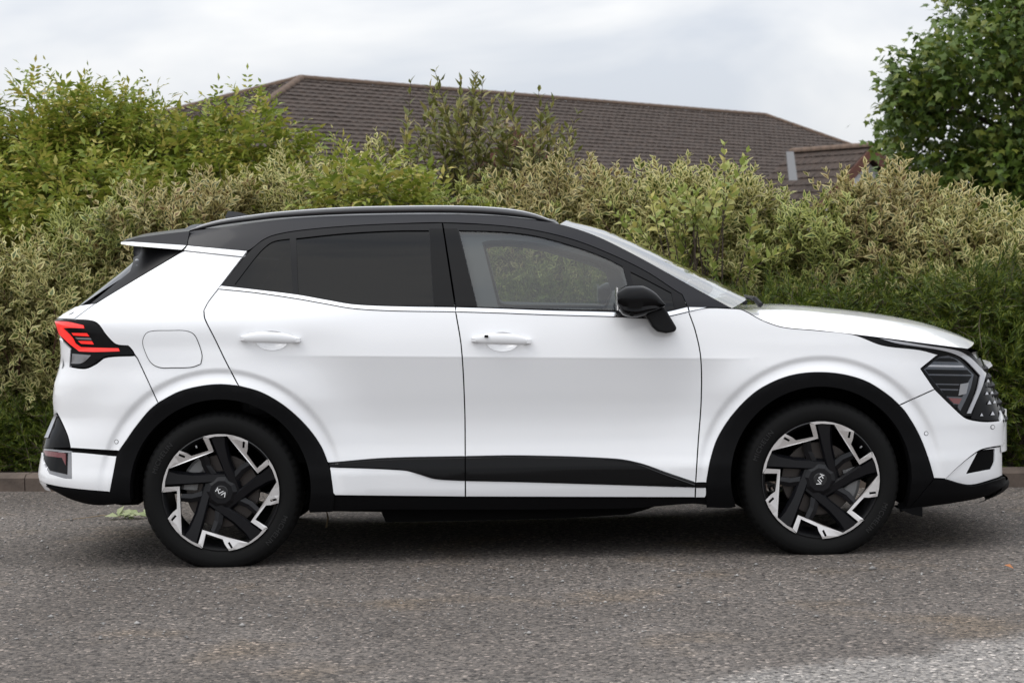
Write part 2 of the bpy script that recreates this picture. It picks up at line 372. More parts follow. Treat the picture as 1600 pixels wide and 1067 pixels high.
panel('tailgate_corner', [(87, 497.5), (117, 479.5), (150, 473.2), (115, 499)], 'white_paint')
rbump = panel('rear_bumper_corner', [(211, 555.5), (214.6, 560), (247, 629.5), (231, 644), (209, 671.5), (197, 689), (186, 704.5), (150, 702.5), (110, 700), (105, 679.5), (88, 643.5), (83, 640), (81.5, 623), (84, 600), (92, 570), (95, 553), (92, 528), (111, 545), (109, 573), (133.5, 575.5), (150, 568.5), (165, 558.5)], 'white_paint')
rlow = panel('rear_bumper_lower', [(64, 706), (112, 705.5), (182.5, 712), (181, 722), (172, 768.7), (110, 763), (72, 756), (61, 750), (58.6, 741)], 'white_paint', holes=[[(65, 706.6), (112, 706.5), (112.6, 748), (100, 747), (76, 740), (67, 722)]])
fb = panel('front_bumper', [(1460.5, 608), (1485, 632), (1506, 651), (1517, 655.5), (1540, 658.5), (1563, 657), (1563, 640), (1568, 645), (1571, 660), (1571, 695.5), (1538, 701), (1525, 707), (1499, 728), (1478, 748), (1459, 747)]+rev(FA2)[1:], 'white_paint')
panel('fog_lamp_surround', [(1478, 748.5), (1499, 729), (1526, 708), (1539, 702), (1568, 697.5), (1569, 742), (1560, 746.5), (1516, 757.5)], 'white_paint', off=-0.008, gap=0.2,
      holes=[[(1511, 740.6), (1529, 706), (1535, 703), (1557, 700.5), (1556, 722), (1551, 733)]], thick=0.05)
panel('fog_lamp_recess', [(1506, 745), (1527, 702), (1562, 698), (1558, 740)], 'gloss_black', off=-0.045, gap=0)
# ---- dark base the gaps look into
panel('body_shell', BELT_B+BELT_B2[1:]+[(1101, 482), (1143, 483), (1160, 485), (1223, 512), (1333, 524), (1440, 540), (1530, 560), (1556, 640), (1560, 700), (1555, 745), (1462, 749)]+rev(FA2)[1:]+rev(FA)[1:]+[(1104, 778), (520, 776), (513, 724)]+rev(RA)[1:]+rev(RA0)[1:]+[(175, 765), (80, 752), (72, 700), (92, 640), (96, 560), (96, 515), (110, 485), (155, 474), (286, 393), (379, 403)], 'gap_black', off=-0.013, gap=0, thick=0.002, step=14, holes=[cup_px(*CUP_R, 27, 17), cup_px(*CUP_F, 27, 17)])
# ---- window frames, glass
QG = [(366, 444.5), (401, 399), (415, 384.5), (428, 376.5), (452.6, 372.5), (457.6, 459)]
RGl = [(462.6, 372), (540, 364), (615, 360), (670, 359.5), (677, 477.5), (615, 476.5), (552.6, 473.5), (510, 466.5), (466, 459.5)]
FGl = [(717, 359.5), (783, 361.5), (836.5, 368), (899, 385), (946, 402.3), (973, 416), (981, 445), (990, 487), (949, 484), (861, 482.5), (746, 479)]
TQ = [(985, 424), (1015, 439), (1049, 457), (1054, 482), (1030, 489), (999, 487.5)]
fr_r = panel('window_frame', FRAME_R+[(711, 480.5)]+rev(BELT_T)[1:], 'trim_black', off=-0.002, holes=[QG, RGl], parent=rdoor, gap=0.5, thick=0.02)
fr_f = panel('window_frame', FRAME_F+rev(BELT_T2), 'trim_black', off=-0.002, holes=[FGl, TQ], parent=fdoor, gap=0.5, thick=0.02)
panel('quarter_window', QG, 'privacy_glass', off=-0.007, gap=-0.6, thick=0.002, parent=rdoor)
panel('window', RGl, 'privacy_glass', off=-0.008, gap=-0.6, thick=0.002, parent=rdoor)
panel('window', FGl, 'window_glass', off=-0.008, gap=-0.6, thick=0.002, parent=fdoor)
panel('corner_window', TQ, 'privacy_glass', off=-0.008, gap=-0.6, thick=0.002, parent=fdoor)
panel('pillar_trim', [(670.5, 357), (691, 357), (711, 479.5), (678.5, 478.5)], 'gloss_black', off=0.0015, parent=rdoor, gap=0.6)
panel('pillar_trim', [(693.5, 357), (714.5, 357), (745, 479.5), (713, 479.5)], 'gloss_black', off=0.0015, parent=fdoor, gap=0.6)
panel('belt_moulding', BELT_T+rev(BELT_B), 'chrome', off=0.003, gap=0.3, parent=rdoor)
panel('belt_moulding', BELT_T2+rev(BELT_B2), 'chrome', off=0.003, gap=0.3, parent=fdoor)
panel('belt_moulding', [(1076, 480), (1104, 480.4), (1100, 481.8), (1077.5, 486.7)], 'chrome', off=0.003, gap=0.3, parent=fender)
# ---- roof side, pillars
RAILB = [(295, 361), (340, 356), (440, 343), (540, 337), (690, 335), (774, 338), (821, 343), (874, 350)]
WSE = [(874, 350), (930.5, 368), (993, 398.5), (1055.7, 433), (1102.7, 459), (1143, 481)]
rside = panel('roof_side', [(293, 383.5), (386, 392)]+FRAME_R[2:-1]+FRAME_F[:-1]+[(1075, 480), (1103, 480)]+rev(WSE)+rev(RAILB)[1:], 'roof_paint', gap=0.5)
panel('roof_trim_strip', [(293, 384), (386, 392.5), (379.5, 401.5), (287, 391.5)], 'white_paint', off=0.002, gap=0.4)
def line3(px, step=6, off=0.0):
    D = densify(px, closed=False, step=step); P, n = hit(D[:, 0], D[:, 1]); return P+n*off, n
# roof panel: from edge to edge over the crown
E3, _ = line3(RAILB, 14); G = []
for p in E3:
    ys = np.linspace(-1, 1, 33); crown = 0.038
    G.append([(p[0]-0.02*(1-s*s), p[1]*-s, p[2]-0.002+crown*(1-abs(s)**2.2)) for s in ys])
auto_smooth(MB().grid(G).build('roof_panel', 'roof_paint', CAR)).data.transform(Matrix.Translation((-1.34, 0, 0)))
# windscreen: bulges forwards between the pillars
E3, _ = line3(WSE, 12); G = []
for k, p in enumerate(E3):
    ys = np.linspace(-1, 1, 41); f = k/(len(E3)-1)
    G.append([(p[0]+(0.055+0.10*f)*(1-abs(s)**2.2), p[1]*-s, p[2]-0.003+(0.034+0.012*f)*(1-abs(s)**2.2)) for s in ys])
auto_smooth(MB().grid(G).build('windscreen', 'screen_glass', CAR)).data.transform(Matrix.Translation((-1.34, 0, 0)))
# bonnet: from shut line to shut line over the crown
HL = [(1143, 482), (1160, 484), (1190.6, 500), (1223, 511), (1275, 516), (1333.7, 522.4), (1400, 530.5), (1437.7, 535.5), (1486.5, 541.8), (1512, 545)]
HS = [(1143, 481), (1208, 475.5), (1275, 479.4), (1356, 488.5), (1421.5, 500), (1470, 514.6), (1503, 529), (1526, 544)]
D = densify(HL, closed=False, step=8); E3, _ = hit(D[:, 0], D[:, 1]); m = len(E3)
HSd = densify(HS, closed=False, step=4)
Cz = np.array([at_y(a, b, 0.0) for a, b in HSd]); cxs, czs = Cz[:, 0], Cz[:, 2]
G = []
for k, p in enumerate(E3):
    f = k/(m-1); xc = p[0]+0.20*(1-f)**2*0.5+0.06*f+0.085*f*f
    zc = float(np.interp(xc, cxs, czs)); row = []
    for s in np.linspace(-1, 1, 49):
        q = abs(s); e = 1-q**2.6; xx = p[0]+(xc-p[0])*(1-q**2.2)
        zz = p[2]+(zc-p[2])*e + (0.004*math.exp(-((q-0.62)/0.10)**2) if 0.08 < f else 0)
        row.append((xx, p[1]*-s, zz+0.001))
    G.append(row)
last = [np.array(p)+(-0.03, 0, -0.010) for p in G[-1]]; G.append([tuple(p) for p in last])
o = auto_smooth(MB().grid(G).build('bonnet', 'white_paint', CAR), 50); o.data.transform(Matrix.Translation((-1.34, 0, 0)))
NOSE = np.array(G[-2])
# cowl between bonnet and windscreen, with wipers
cw = MB(); a = at_y(1150, 481, -0.75)
for s in (1,):
    cw.grid([[(2.16+0.10*(1-abs(q)**2.2), q*0.68, 1.100) for q in np.linspace(-1, 1, 15)], [(2.50+0.04*(1-abs(q)**2.2), q*0.62, 1.062) for q in np.linspace(-1, 1, 15)]])
cw.build('cowl_panel', 'trim_black', CAR).data.transform(Matrix.Translation((-1.34, 0, 0)))
for y0, y1 in ((-0.62, 0.02), (0.0, 0.62)):
    wp = MB().tube([(2.46, y0, 1.115), (2.44, y0+0.04, 1.143), (2.42, (y0+y1)/2, 1.152), (2.38, y1, 1.15)], [0.014, 0.012, 0.008, 0.006], 6)
    wp.build('wiper', 'trim_black', CAR).data.transform(Matrix.Translation((-1.34, 0, 0)))
# ---- roof rails
RT = [(297, 359.5), (318, 351), (345, 344), (390, 337), (440, 331), (540, 324.3), (640, 322), (700, 321.8), (758, 323.5), (805, 328), (836.5, 335), (868, 347)]
RB = [(297, 361.5), (318, 357.5), (345, 352), (390, 346), (440, 340.5), (540, 335), (640, 333), (700, 333), (758, 335), (805, 339), (836.5, 343), (868, 349.5)]
YR = -0.585
T3 = np.array([at_y(a_, b_, YR) for a_, b_ in densify(RT, closed=False, step=12)]); D = densify(RT, closed=False, step=12)
RBd = densify(RB, closed=False, step=3); bz = np.interp(D[:, 0], RBd[:, 0], RBd[:, 1]); B3 = np.array([at_y(a_, b_, YR) for a_, b_ in zip(D[:, 0], bz)])
G = []
for t_, b_ in zip(T3, B3):
    h = t_[2]-b_[2]; G.append([(t_[0], YR-0.016, b_[2]), (t_[0], YR-0.020, b_[2]+h*0.55), (t_[0], YR-0.013, b_[2]+h*0.9), (t_[0], YR, t_[2]), (t_[0], YR+0.015, b_[2]+h*0.9), (t_[0], YR+0.02, b_[2])])
mbr = MB().grid(G, closed=True); rails = both('roof_rail', mbr.V, mbr.F, 'black_paint', None, True)
mhighlight = MB().grid([[(t_[0], YR-0.011, t_[2]-0.0035), (t_[0], YR-0.004, t_[2]+0.0015), (t_[0], YR+0.006, t_[2]+0.0015), (t_[0], YR+0.014, t_[2]-0.0035)] for t_ in T3[1:-1]]); both('rail_highlight', mhighlight.V, mhighlight.F, 'satin_silver', rails, True)  # bright strip added to stand in for the sky highlight along the rail's top
# antenna fin on the roof
fp = [at_y(a_, b_, 0.0) for a_, b_ in [(352, 341), (357, 330), (372, 331.5), (398, 338), (404, 342)]]
MB().prism_y([(p[0], p[2]) for p in fp], -0.018, 0.018).build('antenna_fin', 'black_paint', CAR).data.transform(Matrix.Translation((-1.34, 0, 0)))
# ---- spoiler and tail
YS = 0.655
sp = [at_y(a_, b_, -YS) for a_, b_ in [(190, 378), (215, 371), (255, 365.5), (294, 361), (292.5, 384), (209, 384), (191, 381.8)]]
G = []
for q in np.linspace(-1, 1, 21):
    G.append([(p[0]-0.025*(1-q*q), q*(YS+0.012-0.75*(p[2]-sp[5][2])), p[2]+0.030*(1-abs(q)**2.2)) for p in sp])
mbs = MB().grid(np.array(G).transpose(1, 0, 2)); n_ = len(sp)
Gc = MB().grid(G, closed=True); Gc.F += [tuple(range(n_)), tuple(range(20*n_+n_-1, 20*n_-1, -1))]
spl = Gc.build('spoiler', 'roof_paint', CAR); spl.data.transform(Matrix.Translation((-1.34, 0, 0))); auto_smooth(spl, 30)
st = [at_y(a_, b_, -YS) for a_, b_ in [(189.5, 378.3), (207, 378), (292, 383.6), (286, 390.5), (209, 384.2), (190, 381.6)]]
ms = MB().prism_y([(p[0], p[2]) for p in st], -YS-0.006, -YS+0.004); ms.V = [(a, b+0.75*(c-sp[5][2])-0.014, c) for a, b, c in ms.V]; both('trim_strip', ms.V, ms.F, 'white_paint', [spl, spl])
panel('tail_fin', [(208, 384.5), (286, 391.5), (220, 431), (151, 472.5), (141, 474.5), (160, 459), (203, 424), (207.5, 408)], 'trim_black', gap=0.4)
def wrap(name, zs, mat, sgn, y_lo=-0.72, off=0.0, cols=41, parent=None, far_span=None, inset=0.0):
    G = []
    for z in zs:
        a = float(PROF(z)); L = float((LF if sgn > 0 else LR)(z)); n = NF if sgn > 0 else NR; row = []
        for q in np.linspace(-1, 1, cols):
            y = q*abs(y_lo); x = XM+sgn*(L*(1-min(abs(y)/a, 0.9999)**n)**(1/n)+off-inset*(1-q*q)); row.append((x, y, z))
        G.append(row)
    mbw = MB().grid(G if sgn > 0 else [r[::-1] for r in G]); o = auto_smooth(mbw.build(name, mat, parent or CAR), 40); o.data.transform(Matrix.Translation((-1.34, 0, 0))); return o
zr = lambda v, u=90: float(at_y(u, v, -0.45)[2])
tg = wrap('tailgate', np.linspace(zr(645), zr(479), 16), 'white_paint', -1, -0.70, off=-0.004)
wrap('rear_window', np.linspace(zr(478, 117), zr(405, 208), 10), 'privacy_glass', -1, -0.66, off=-0.004)
wrap('rear_garnish', np.linspace(zr(705), zr(644), 6), 'gloss_black', -1, -0.74, off=-0.004)
wrap('rear_bumper_centre', np.linspace(zr(757), zr(706), 6), 'white_paint', -1, -0.74, off=-0.004)
pl = MB().box((XM-float(LR(0.78))-0.004, 0, 0.78), (0.012, 0.52, 0.11)); pl.build('number_plate', 'plate', CAR).data.transform(Matrix.Translation((-1.34, 0, 0)))
panel('rear_garnish_corner', [(88, 644.5), (105, 680), (110, 699), (65, 700), (69, 683)], 'gloss_black', gap=0.3)
mt = panel('garnish_trim', [(86.5, 645), (89.5, 650), (76, 684), (69.5, 684)], 'satin_silver', off=0.003, gap=0.3)
refl = panel('reflector_housing', [(64, 700), (111.5, 704.3), (112.6, 748), (100, 747), (75, 740), (66, 722)], 'lens_grey', off=-0.004, gap=0.2)
panel('reflector_recess', [(67, 703), (105, 707), (104, 741), (78, 735), (69, 720)], 'gloss_black', off=-0.001, gap=0, parent=refl)
panel('red_reflector', [(68, 703.5), (103, 708), (103, 727), (97, 715), (72, 712)], 'red_dark', off=0.002, gap=0, parent=refl)
# ---- tail lamps
TL = [(86, 499.5), (115, 500), (141, 501.6), (152.6, 506.6), (165, 523), (177.6, 536.5), (185, 540), (200, 541), (206, 547), (210.5, 554.5), (165, 557), (150, 567), (133.5, 574), (109.5, 572), (111.5, 544), (98, 531), (90, 515)]
tl = panel('tail_lamp', TL, 'gloss_black', off=0.001, gap=0.4)
panel('red_light_bar', [(87, 502), (108, 503.3), (131, 508.3), (132.3, 513), (113, 512.2), (99, 512.3), (113.5, 527), (119, 537), (127, 542.3), (150, 543.2), (185.5, 544), (187.5, 548.8), (150, 549.8), (125, 549), (116, 542), (110.5, 537.5), (93.5, 522)], 'red_lens', off=0.005, gap=0, parent=tl, thick=0.004, step=6, corner=20)
panel('red_light_bar', [(113, 520), (136, 520.5), (140, 525.5), (116, 524)], 'red_lens', off=0.005, gap=0, parent=tl, thick=0.004)
panel('red_light_bar', [(123, 532.6), (144, 533), (147, 538), (128, 537)], 'red_lens', off=0.005, gap=0, parent=tl, thick=0.004)
panel('clear_lens', [(118, 527), (142, 528), (143.5, 531), (122, 530.3)], 'lens_grey', off=0.004, gap=0, parent=tl, thick=0.004)
panel('reversing_lamp', [(114, 552.5), (143, 555), (134, 564), (126, 568), (112.5, 568)], 'lens_grey', off=0.004, gap=0, parent=tl, thick=0.004)
# ---- fuel flap, sensors, handles
FF = [(228, 521), (238, 517), (265, 516.2), (290, 516.6), (303, 522), (311, 537), (316.2, 556), (314, 569), (300, 574), (270, 575), (250, 574.5), (236, 567), (226, 548), (222.8, 533)]
panel('fuel_flap_gap', FF, 'gap_black', off=0.0015, gap=-0.2, thick=0.001, parent=quarter, far=False, corner=60)
panel('fuel_flap', FF, 'white_paint', off=0.0035, gap=0.9, thick=0.002, parent=quarter, far=False, corner=60)
for (a_, b_, par) in ((182, 690, rbump), (1447, 677, fb), (1551, 667, fb)):
    ring = [(a_+3.4*math.cos(q), b_+3.6*math.sin(q)) for q in np.arange(12)*math.pi/6]; rin = [(a_+2.6*math.cos(q), b_+2.8*math.sin(q)) for q in np.arange(12)*math.pi/6]
    panel('sensor_ring', ring, 'trim_black', off=0.0008, gap=0, thick=0.001, parent=par, corner=60, step=3)
    panel('parking_sensor', rin, 'white_paint', off=0.0016, gap=0, thick=0.001, parent=par, corner=60, step=3)
def handle(u0_, u1_, vy, par, cc):
    # recess cup below, grip bowed outwards
    G = []
    for s in (1.02, 0.95, 0.8, 0.6, 0.4, 0.2, 0.02):
        q = np.arange(24)*math.pi/12; P, n = hit(cc[0]+25*s*np.cos(q), cc[1]+15*s*np.sin(q)); G.append(P-n*0.026*(1-s**3)+n*0.0003)
    m_ = MB().grid(G, closed=True); m_.F = [f[::-1] for f in m_.F]; both('handle_cup', m_.V, m_.F, 'white_paint', par, True)
    us = np.linspace(u0_, u1_, 25); G = []
    for u in us:
        f = (u-u0_)/(u1_-u0_); e = max(0.0, 1-abs(2*f-1)**3.2); hh = 0.006+0.019*e; v = vy+1.5-3.0*math.sin(math.pi*f)+3*f
        P, n = hit([u], [v]); P = P[0]; out_ = 0.008+0.030*max(0, math.sin(math.pi*f))**0.6
        ring = []
        for q in np.arange(12)*math.pi/6:
            ring.append(P+np.array([0, -out_, 0])+np.array([0, -0.011*math.cos(q)*(0.4+0.6*e), hh*math.sin(q)]))
        G.append(ring)
    m_ = MB().grid(G, closed=True); m_.F += [tuple(range(12)), tuple(range(24*12+11, 24*12-1, -1))]
    hd = both('door_handle', m_.V, [f[::-1] for f in m_.F], 'white_paint', par, True)
    for f in (0.06, 0.94):
        P, n = hit([u0_+f*(u1_-u0_)], [vy+1.5+3*f]); mm = MB().box(P[0]+np.array([0, -0.008, 0]), (0.035, 0.034, 0.016)); both('handle_mount', mm.V, mm.F, 'white_paint', par)
    return hd
handle(376, 469, 527, rdoor, CUP_R); handle(737, 829, 529, fdoor, CUP_F)
panel('keyhole_button', [(757, 526), (763, 526), (763, 530), (757, 530)], 'gloss_black', off=0.052, gap=0, thick=0.004, parent=fdoor, far=False)
# ---- sills and door cladding
panel('door_blade', [(514, 723), (600, 716), (726.4, 713), (726.4, 750), (680, 747), (656, 740), (632, 734), (514, 729)], 'gloss_black', off=0.010, parent=rdoor, gap=0.3)
panel('door_blade', [(727.6, 713), (820, 712), (960, 717), (1000, 724), (1040, 738), (1086.4, 754), (1086, 760), (920, 755), (820, 752), (727.6, 750)], 'gloss_black', off=0.010, parent=fdoor, gap=0.3)
pmat('piano_black', (0.004, 0.004, 0.0045), 0.16, spec=0.55)
def chamfer(line, par):
    D = densify(line, closed=False, step=8); a_, na = hit(D[:, 0], D[:, 1]-0.3); b_, nb = hit(D[:, 0], D[:, 1]+3.2)
    m_ = MB().grid([a_+na*0.0015, b_+nb*0.0125]); m_.F = [f[::-1] for f in m_.F]; both('blade_chamfer', m_.V, m_.F, 'piano_black', par)
chamfer([(516, 723), (600, 716), (726.2, 713)], rdoor); chamfer([(727.8, 713), (820, 712), (960, 717), (1000, 724), (1040, 738), (1086, 754)], fdoor)
panel('lower_strip', [(515.5, 730), (632, 735), (656, 741), (680, 748), (726.4, 751), (726.4, 775), (524, 773), (521, 770)], 'white_paint', off=0.004, parent=rdoor, gap=0.3)
panel('lower_strip', [(728, 751), (820, 753), (920, 756), (1086, 761), (1085.5, 776), (728, 775)], 'white_paint', off=0.004, parent=fdoor, gap=0.3)
panel('lower_strip', [(1087.5, 761.5), (1103, 761.5), (1103, 773), (1101, 776.3), (1087, 776.3)], 'white_paint', off=0.004, parent=fender, gap=0.3)
panel('blade_end', [(1087.5, 754.3), (1104, 754), (1104, 760.5), (1087.5, 760.5)], 'gloss_black', off=0.008, parent=fender, gap=0.2)
panel('side_skirt', [(512, 724), (727, 740), (1104, 757), (1106, 790), (1080, 788), (980, 795), (700, 797), (596, 797), (516, 799)], 'cladding', off=-0.008, gap=0, thick=0.10)
# ---- wheel arch cladding
arc = lambda cx, cy, r_, a0, a1, k: [(cx+r_*math.cos(R(a)), cy-r_*math.sin(R(a))) for a in np.linspace(a0, a1, k)]
panel('wheel_arch_trim', [(172, 769.5), (183, 712)]+RA0+RA[1:]+[(514, 728), (522, 774), (520, 799), (484, 800)]+arc(344.4, 765, 141, -12, 188, 28)+[(150, 788), (112, 779), (72, 759), (110, 764)], 'cladding', off=0.004, gap=0.2, thick=0.05)
panel('wheel_arch_trim', [(1104, 792), (1104, 754)]+FA[1:]+FA2[1:]+[(1417, 797), (1406, 799)]+arc(1282.9, 745, 141, -20, 199, 28)+[(1140, 793)], 'cladding', off=0.004, gap=0.2, thick=0.05)
panel('front_lip', [(1459, 748), (1478, 749.5), (1516, 758.5), (1560, 748), (1572, 744), (1574, 752), (1560, 764), (1535, 775), (1490, 784), (1438, 791.5), (1418, 796)], 'cladding', off=0.006, gap=0.2, thick=0.05)
fl = MB().prism_y([(p[0], p[2]) for p in [at_y(a_, b_, -0.86) for a_, b_ in [(1404, 795), (1440, 790), (1440, 806), (1425, 803)]]], -0.88, -0.72); both('mud_deflector', fl.V, fl.F, 'cladding')
# ---- headlamps, grille, nose
HLm = [(1333.7, 522.9), (1372.7, 527.8), (1437.7, 536), (1486.5, 542.3), (1512, 546), (1524, 556), (1541, 582), (1519, 650), (1511, 650), (1506, 650), (1485, 631), (1460.5, 607), (1439.3, 576), (1467, 554.5), (1437.7, 546), (1379, 538.6)]
hl = panel('headlamp', HLm, 'gloss_black', off=-0.003, gap=0.4, corner=20)
HX = [(1443.5, 577), (1468, 557.5), (1482, 555), (1500, 564), (1522, 585), (1516, 610), (1501, 642), (1487, 629), (1465, 604)]
panel('lamp_reflector', HX, 'lamp_inner', off=-0.001, gap=0.3, parent=hl, corner=20, thick=0.004)
for k, (v0, v1, mat) in enumerate([(559, 564.5, 'gloss_black'), (570, 573, 'drl'), (577, 584, 'gloss_black'), (586.5, 599, 'gloss_black'), (601, 607, 'gloss_black'), (609.5, 619, 'gloss_black'), (621.5, 630, 'red_dark'), (631.5, 638, 'gloss_black')]):
    hxp = np.array(HX); ll = densify(HX, step=2, corner=20)
    def span(v):
        c_ = ll[np.abs(ll[:, 1]-v) < 1.6]; return c_[:, 0].min()+2.5, c_[:, 0].max()-(4 if v < 590 else 9)
    (a0, a1), (b0, b1) = span(v0), span(v1)
    panel('lamp_fin', [(a0, v0), (a1, v0+1), (b1, v1+1), (b0, v1)], mat, off=0.002, gap=0, thick=0.003, parent=hl, step=6)
panel('lamp_module', [(1500, 600), (1513, 598), (1509, 615), (1497, 618)], 'lens_grey', off=0.004, gap=0, thick=0.003, parent=hl)
panel('daytime_light', [(1372, 528.5), (1400, 532.5), (1450, 540), (1480, 544.5), (1500, 549.5), (1516, 560), (1539.5, 584), (1533, 606), (1516, 646), (1510, 646), (1525, 610), (1530, 587), (1508, 564), (1492, 554), (1470, 547.5), (1440, 542.5), (1400, 536.5)], 'drl', off=0.006, gap=0.2, thick=0.006, parent=hl, corner=25, step=6)
gz = lambda v: float(at_y(1550, v, -0.45)[2])
gr = wrap('grille', np.linspace(gz(662), gz(556), 14), 'gloss_black', 1, -0.745, off=-0.012, inset=-0.042)
# diamond bars of the grille, each a small proud facet
gp = MB(); gp2 = MB(); random.seed(4)
for i in range(7):
    z = gz(652)+(gz(566)-gz(652))*i/6.5; a = float(PROF(z)); L = float(LF(z))
    for j in range(-15, 16):
        y = (j+(0.5 if i % 2 else 0))*0.047
        if abs(y) > 0.735: continue
        X = lambda yy, zz: XM+float(LF(zz))*(1-min(abs(yy)/float(PROF(zz)), .9999)**NF)**(1/NF)+0.042*(1-(yy/0.745)**2)
        c = np.array([X(y, z)-0.001, y, z]); P = [c]+[np.array([X(y+dy, z+dz)-0.011, y+dy, z+dz]) for dy, dz in ((0.022, 0), (0, 0.017), (-0.022, 0), (0, -0.017))]
        gp.add(P, [(0, 1, 2), (0, 2, 3), (0, 3, 4), (0, 4, 1)])
o = gp.build('grille_facets', 'trim_black', gr); o.data.transform(Matrix.Translation((-1.34, 0, 0))); o['kind'] = 'stuff'
GS = panel('grille_side', [(1541, 583), (1548, 584), (1556, 615), (1562, 656), (1540, 657.5), (1517, 654), (1519, 650)], 'gloss_black', off=-0.003, gap=0.3)
for (a_, b_, c_) in ((1543, 595, 2.6), (1541, 614.5, 2.8), (1549, 613.5, 2.6), (1545, 629, 3.3), (1553, 628, 2.6), (1533, 648, 2.6), (1550, 646, 3.4)):
    panel('grille_gem', [(a_, b_-c_), (a_+c_*0.9, b_+c_*0.7), (a_-c_*0.9, b_+c_*0.8)], 'satin_silver', off=0.004, gap=0, thick=0.004, parent=GS, step=4)
wrap('nose_panel', np.linspace(gz(560), gz(546), 4), 'black_paint', 1, -0.70, off=-0.02, inset=-0.042)
# badge bar on the nose
bx = XM+float(LF(gz(572)))+0.085
G = []
for q in np.linspace(-1, 1, 13):
    G.append([(bx+0.012-0.05*q*q*0.4, q*0.30, gz(568)), (bx+0.022-0.05*q*q*0.4, q*0.30, gz(574)), (bx-0.004-0.05*q*q*0.4, q*0.30, gz(580)), (bx-0.05, q*0.30, gz(574))])
m_ = MB().grid(G, closed=True); m_.F += [(3, 2, 1, 0), (48, 49, 50, 51)]; m_.build('badge_bar', 'white_paint', CAR).data.transform(Matrix.Translation((-1.34, 0, 0)))
wrap('front_bumper_centre', np.linspace(gz(699), gz(650), 7), 'white_paint', 1, -0.70, off=-0.005, inset=-0.042)
wrap('lower_intake', np.linspace(gz(745), gz(698), 6), 'gloss_black', 1, -0.62, off=-0.03, inset=-0.042)
wrap('front_lip_centre', np.linspace(gz(776), gz(744), 6), 'cladding', 1, -0.70, off=0.0, inset=-0.042)
zp = gz(663); xp = XM+float(LF(zp))
MB().box((xp+0.062, 0, zp), (0.014, 0.52, 0.112)).build('number_plate', 'plate', CAR).data.transform(Matrix.Translation((-1.34, 0, 0)))
# ---- mirrors
mtop = pchip([963, 970, 980, 1002, 1012, 1024, 1033, 1039], [455, 450, 446, 445.6, 449, 456.5, 466, 474.5]); mbot = pchip([963, 968, 973, 990, 1000, 1012, 1035, 1039], [477, 487, 492.5, 496.5, 495, 491, 482, 477])
YM = -1.01; G = []; Gt = []
us = np.concatenate([[963, 963.6, 965, 968, 972], np.linspace(977, 1036, 16), [1038, 1039]])
for u in us:
    a_ = at_y(u, float(mtop(u)), YM); b_ = at_y(u, float(mbot(u)), YM); c = (a_+b_)/2; hh = (a_[2]-b_[2])/2
    f = (u-963)/76; dy = 0.108*(1-0.55*f**2.0)*(0.82 if u == 963 else 1); ring = []
    for q in np.arange(24)*math.pi/12:
        cs, sn = math.cos(q), math.sin(q); y = -dy*np.sign(cs)*abs(cs)**0.55; z = hh*np.sign(sn)*abs(sn)**0.75
        if -0.42 < sn < -0.12 and cs > 0: y += 0.010
        ring.append((c[0], YM+y+0.015, c[2]+z))
    G.append(ring)
m_ = MB().grid(G, closed=True); m_.F += [tuple(range(23, -1, -1)), tuple(range(len(G)*24-24, len(G)*24))]
mir = both('side_mirror', m_.V, m_.F, 'gloss_black', None, True)
for m0 in mir: auto_smooth(m0, 40)
ft = [at_y(a_, b_, -0.95) for a_, b_ in [(1006, 492), (1020, 484), (1038, 480), (1046, 494), (1057, 512.5), (1053.5, 518), (1040, 520.5), (1027, 518), (1019, 511), (1013, 500)]]
m_ = MB().prism_y([(p[0], p[2]) for p in ft], -0.985, -0.86); o = both('mirror_foot', m_.V, m_.F, 'trim_black', mir)
for q in o: bevel(q, 0.012, 3)
c = at_y(963.2, 467, YM); m_ = MB().box((c[0]+0.001, YM+0.015, c[2]), (0.006, 0.15, 0.10)); both('mirror_glass', m_.V, m_.F, 'chrome', mir)
c = at_y(987, 491, YM-0.09); m_ = MB().tube([(c[0], c[1]-0.012, c[2]), (c[0], c[1]+0.03, c[2])], 0.010, 10); both('camera_eye', m_.V, m_.F, 'gap_black', mir)
# ---- underbody, wheel wells
ub = [at_y(a_, b_, -0.72) for a_, b_ in [(130, 765), (200, 785), (222, 780), (222, 700), (500, 700), (506, 797), (596, 799), (604, 814), (700, 812.5), (880, 808.5), (980, 802), (1020, 788), (1080, 786), (1130, 790), (1140, 700), (1420, 700), (1425, 790), (1500, 776), (1530, 762), (1530, 735), (1100, 725), (500, 730), (130, 740)]]
# built as three slabs so that no face crosses a wheel
def slab(name, pts, y0, y1):
    P = [at_y(a_, b_, -0.72) for a_, b_ in pts]; o = MB().prism_y([(p[0], p[2]) for p in P], y0, y1).build(name, 'gap_black', CAR); o.data.transform(Matrix.Translation((-1.34, 0, 0))); return o
slab('underbody', [(500, 735), (1128, 735), (1120, 786), (1080, 784), (1028, 786), (1010, 793), (980, 801), (880, 807), (700, 811.5), (604, 813), (597, 797), (506, 796)], -0.78, 0.78)
slab('rear_underbody', [(110, 745), (215, 745), (215, 789), (190, 790), (150, 784)], -0.70, 0.70)
slab('front_underbody', [(1412, 735), (1530, 735), (1520, 768), (1440, 785), (1412, 790)], -0.70, 0.70)
slab('axle_beam', [(215, 700), (500, 700), (500, 745), (215, 745)], -0.52, 0.52)
slab('engine_bay', [(1125, 640), (1415, 640), (1415, 745), (1125, 745)], -0.55, 0.55)
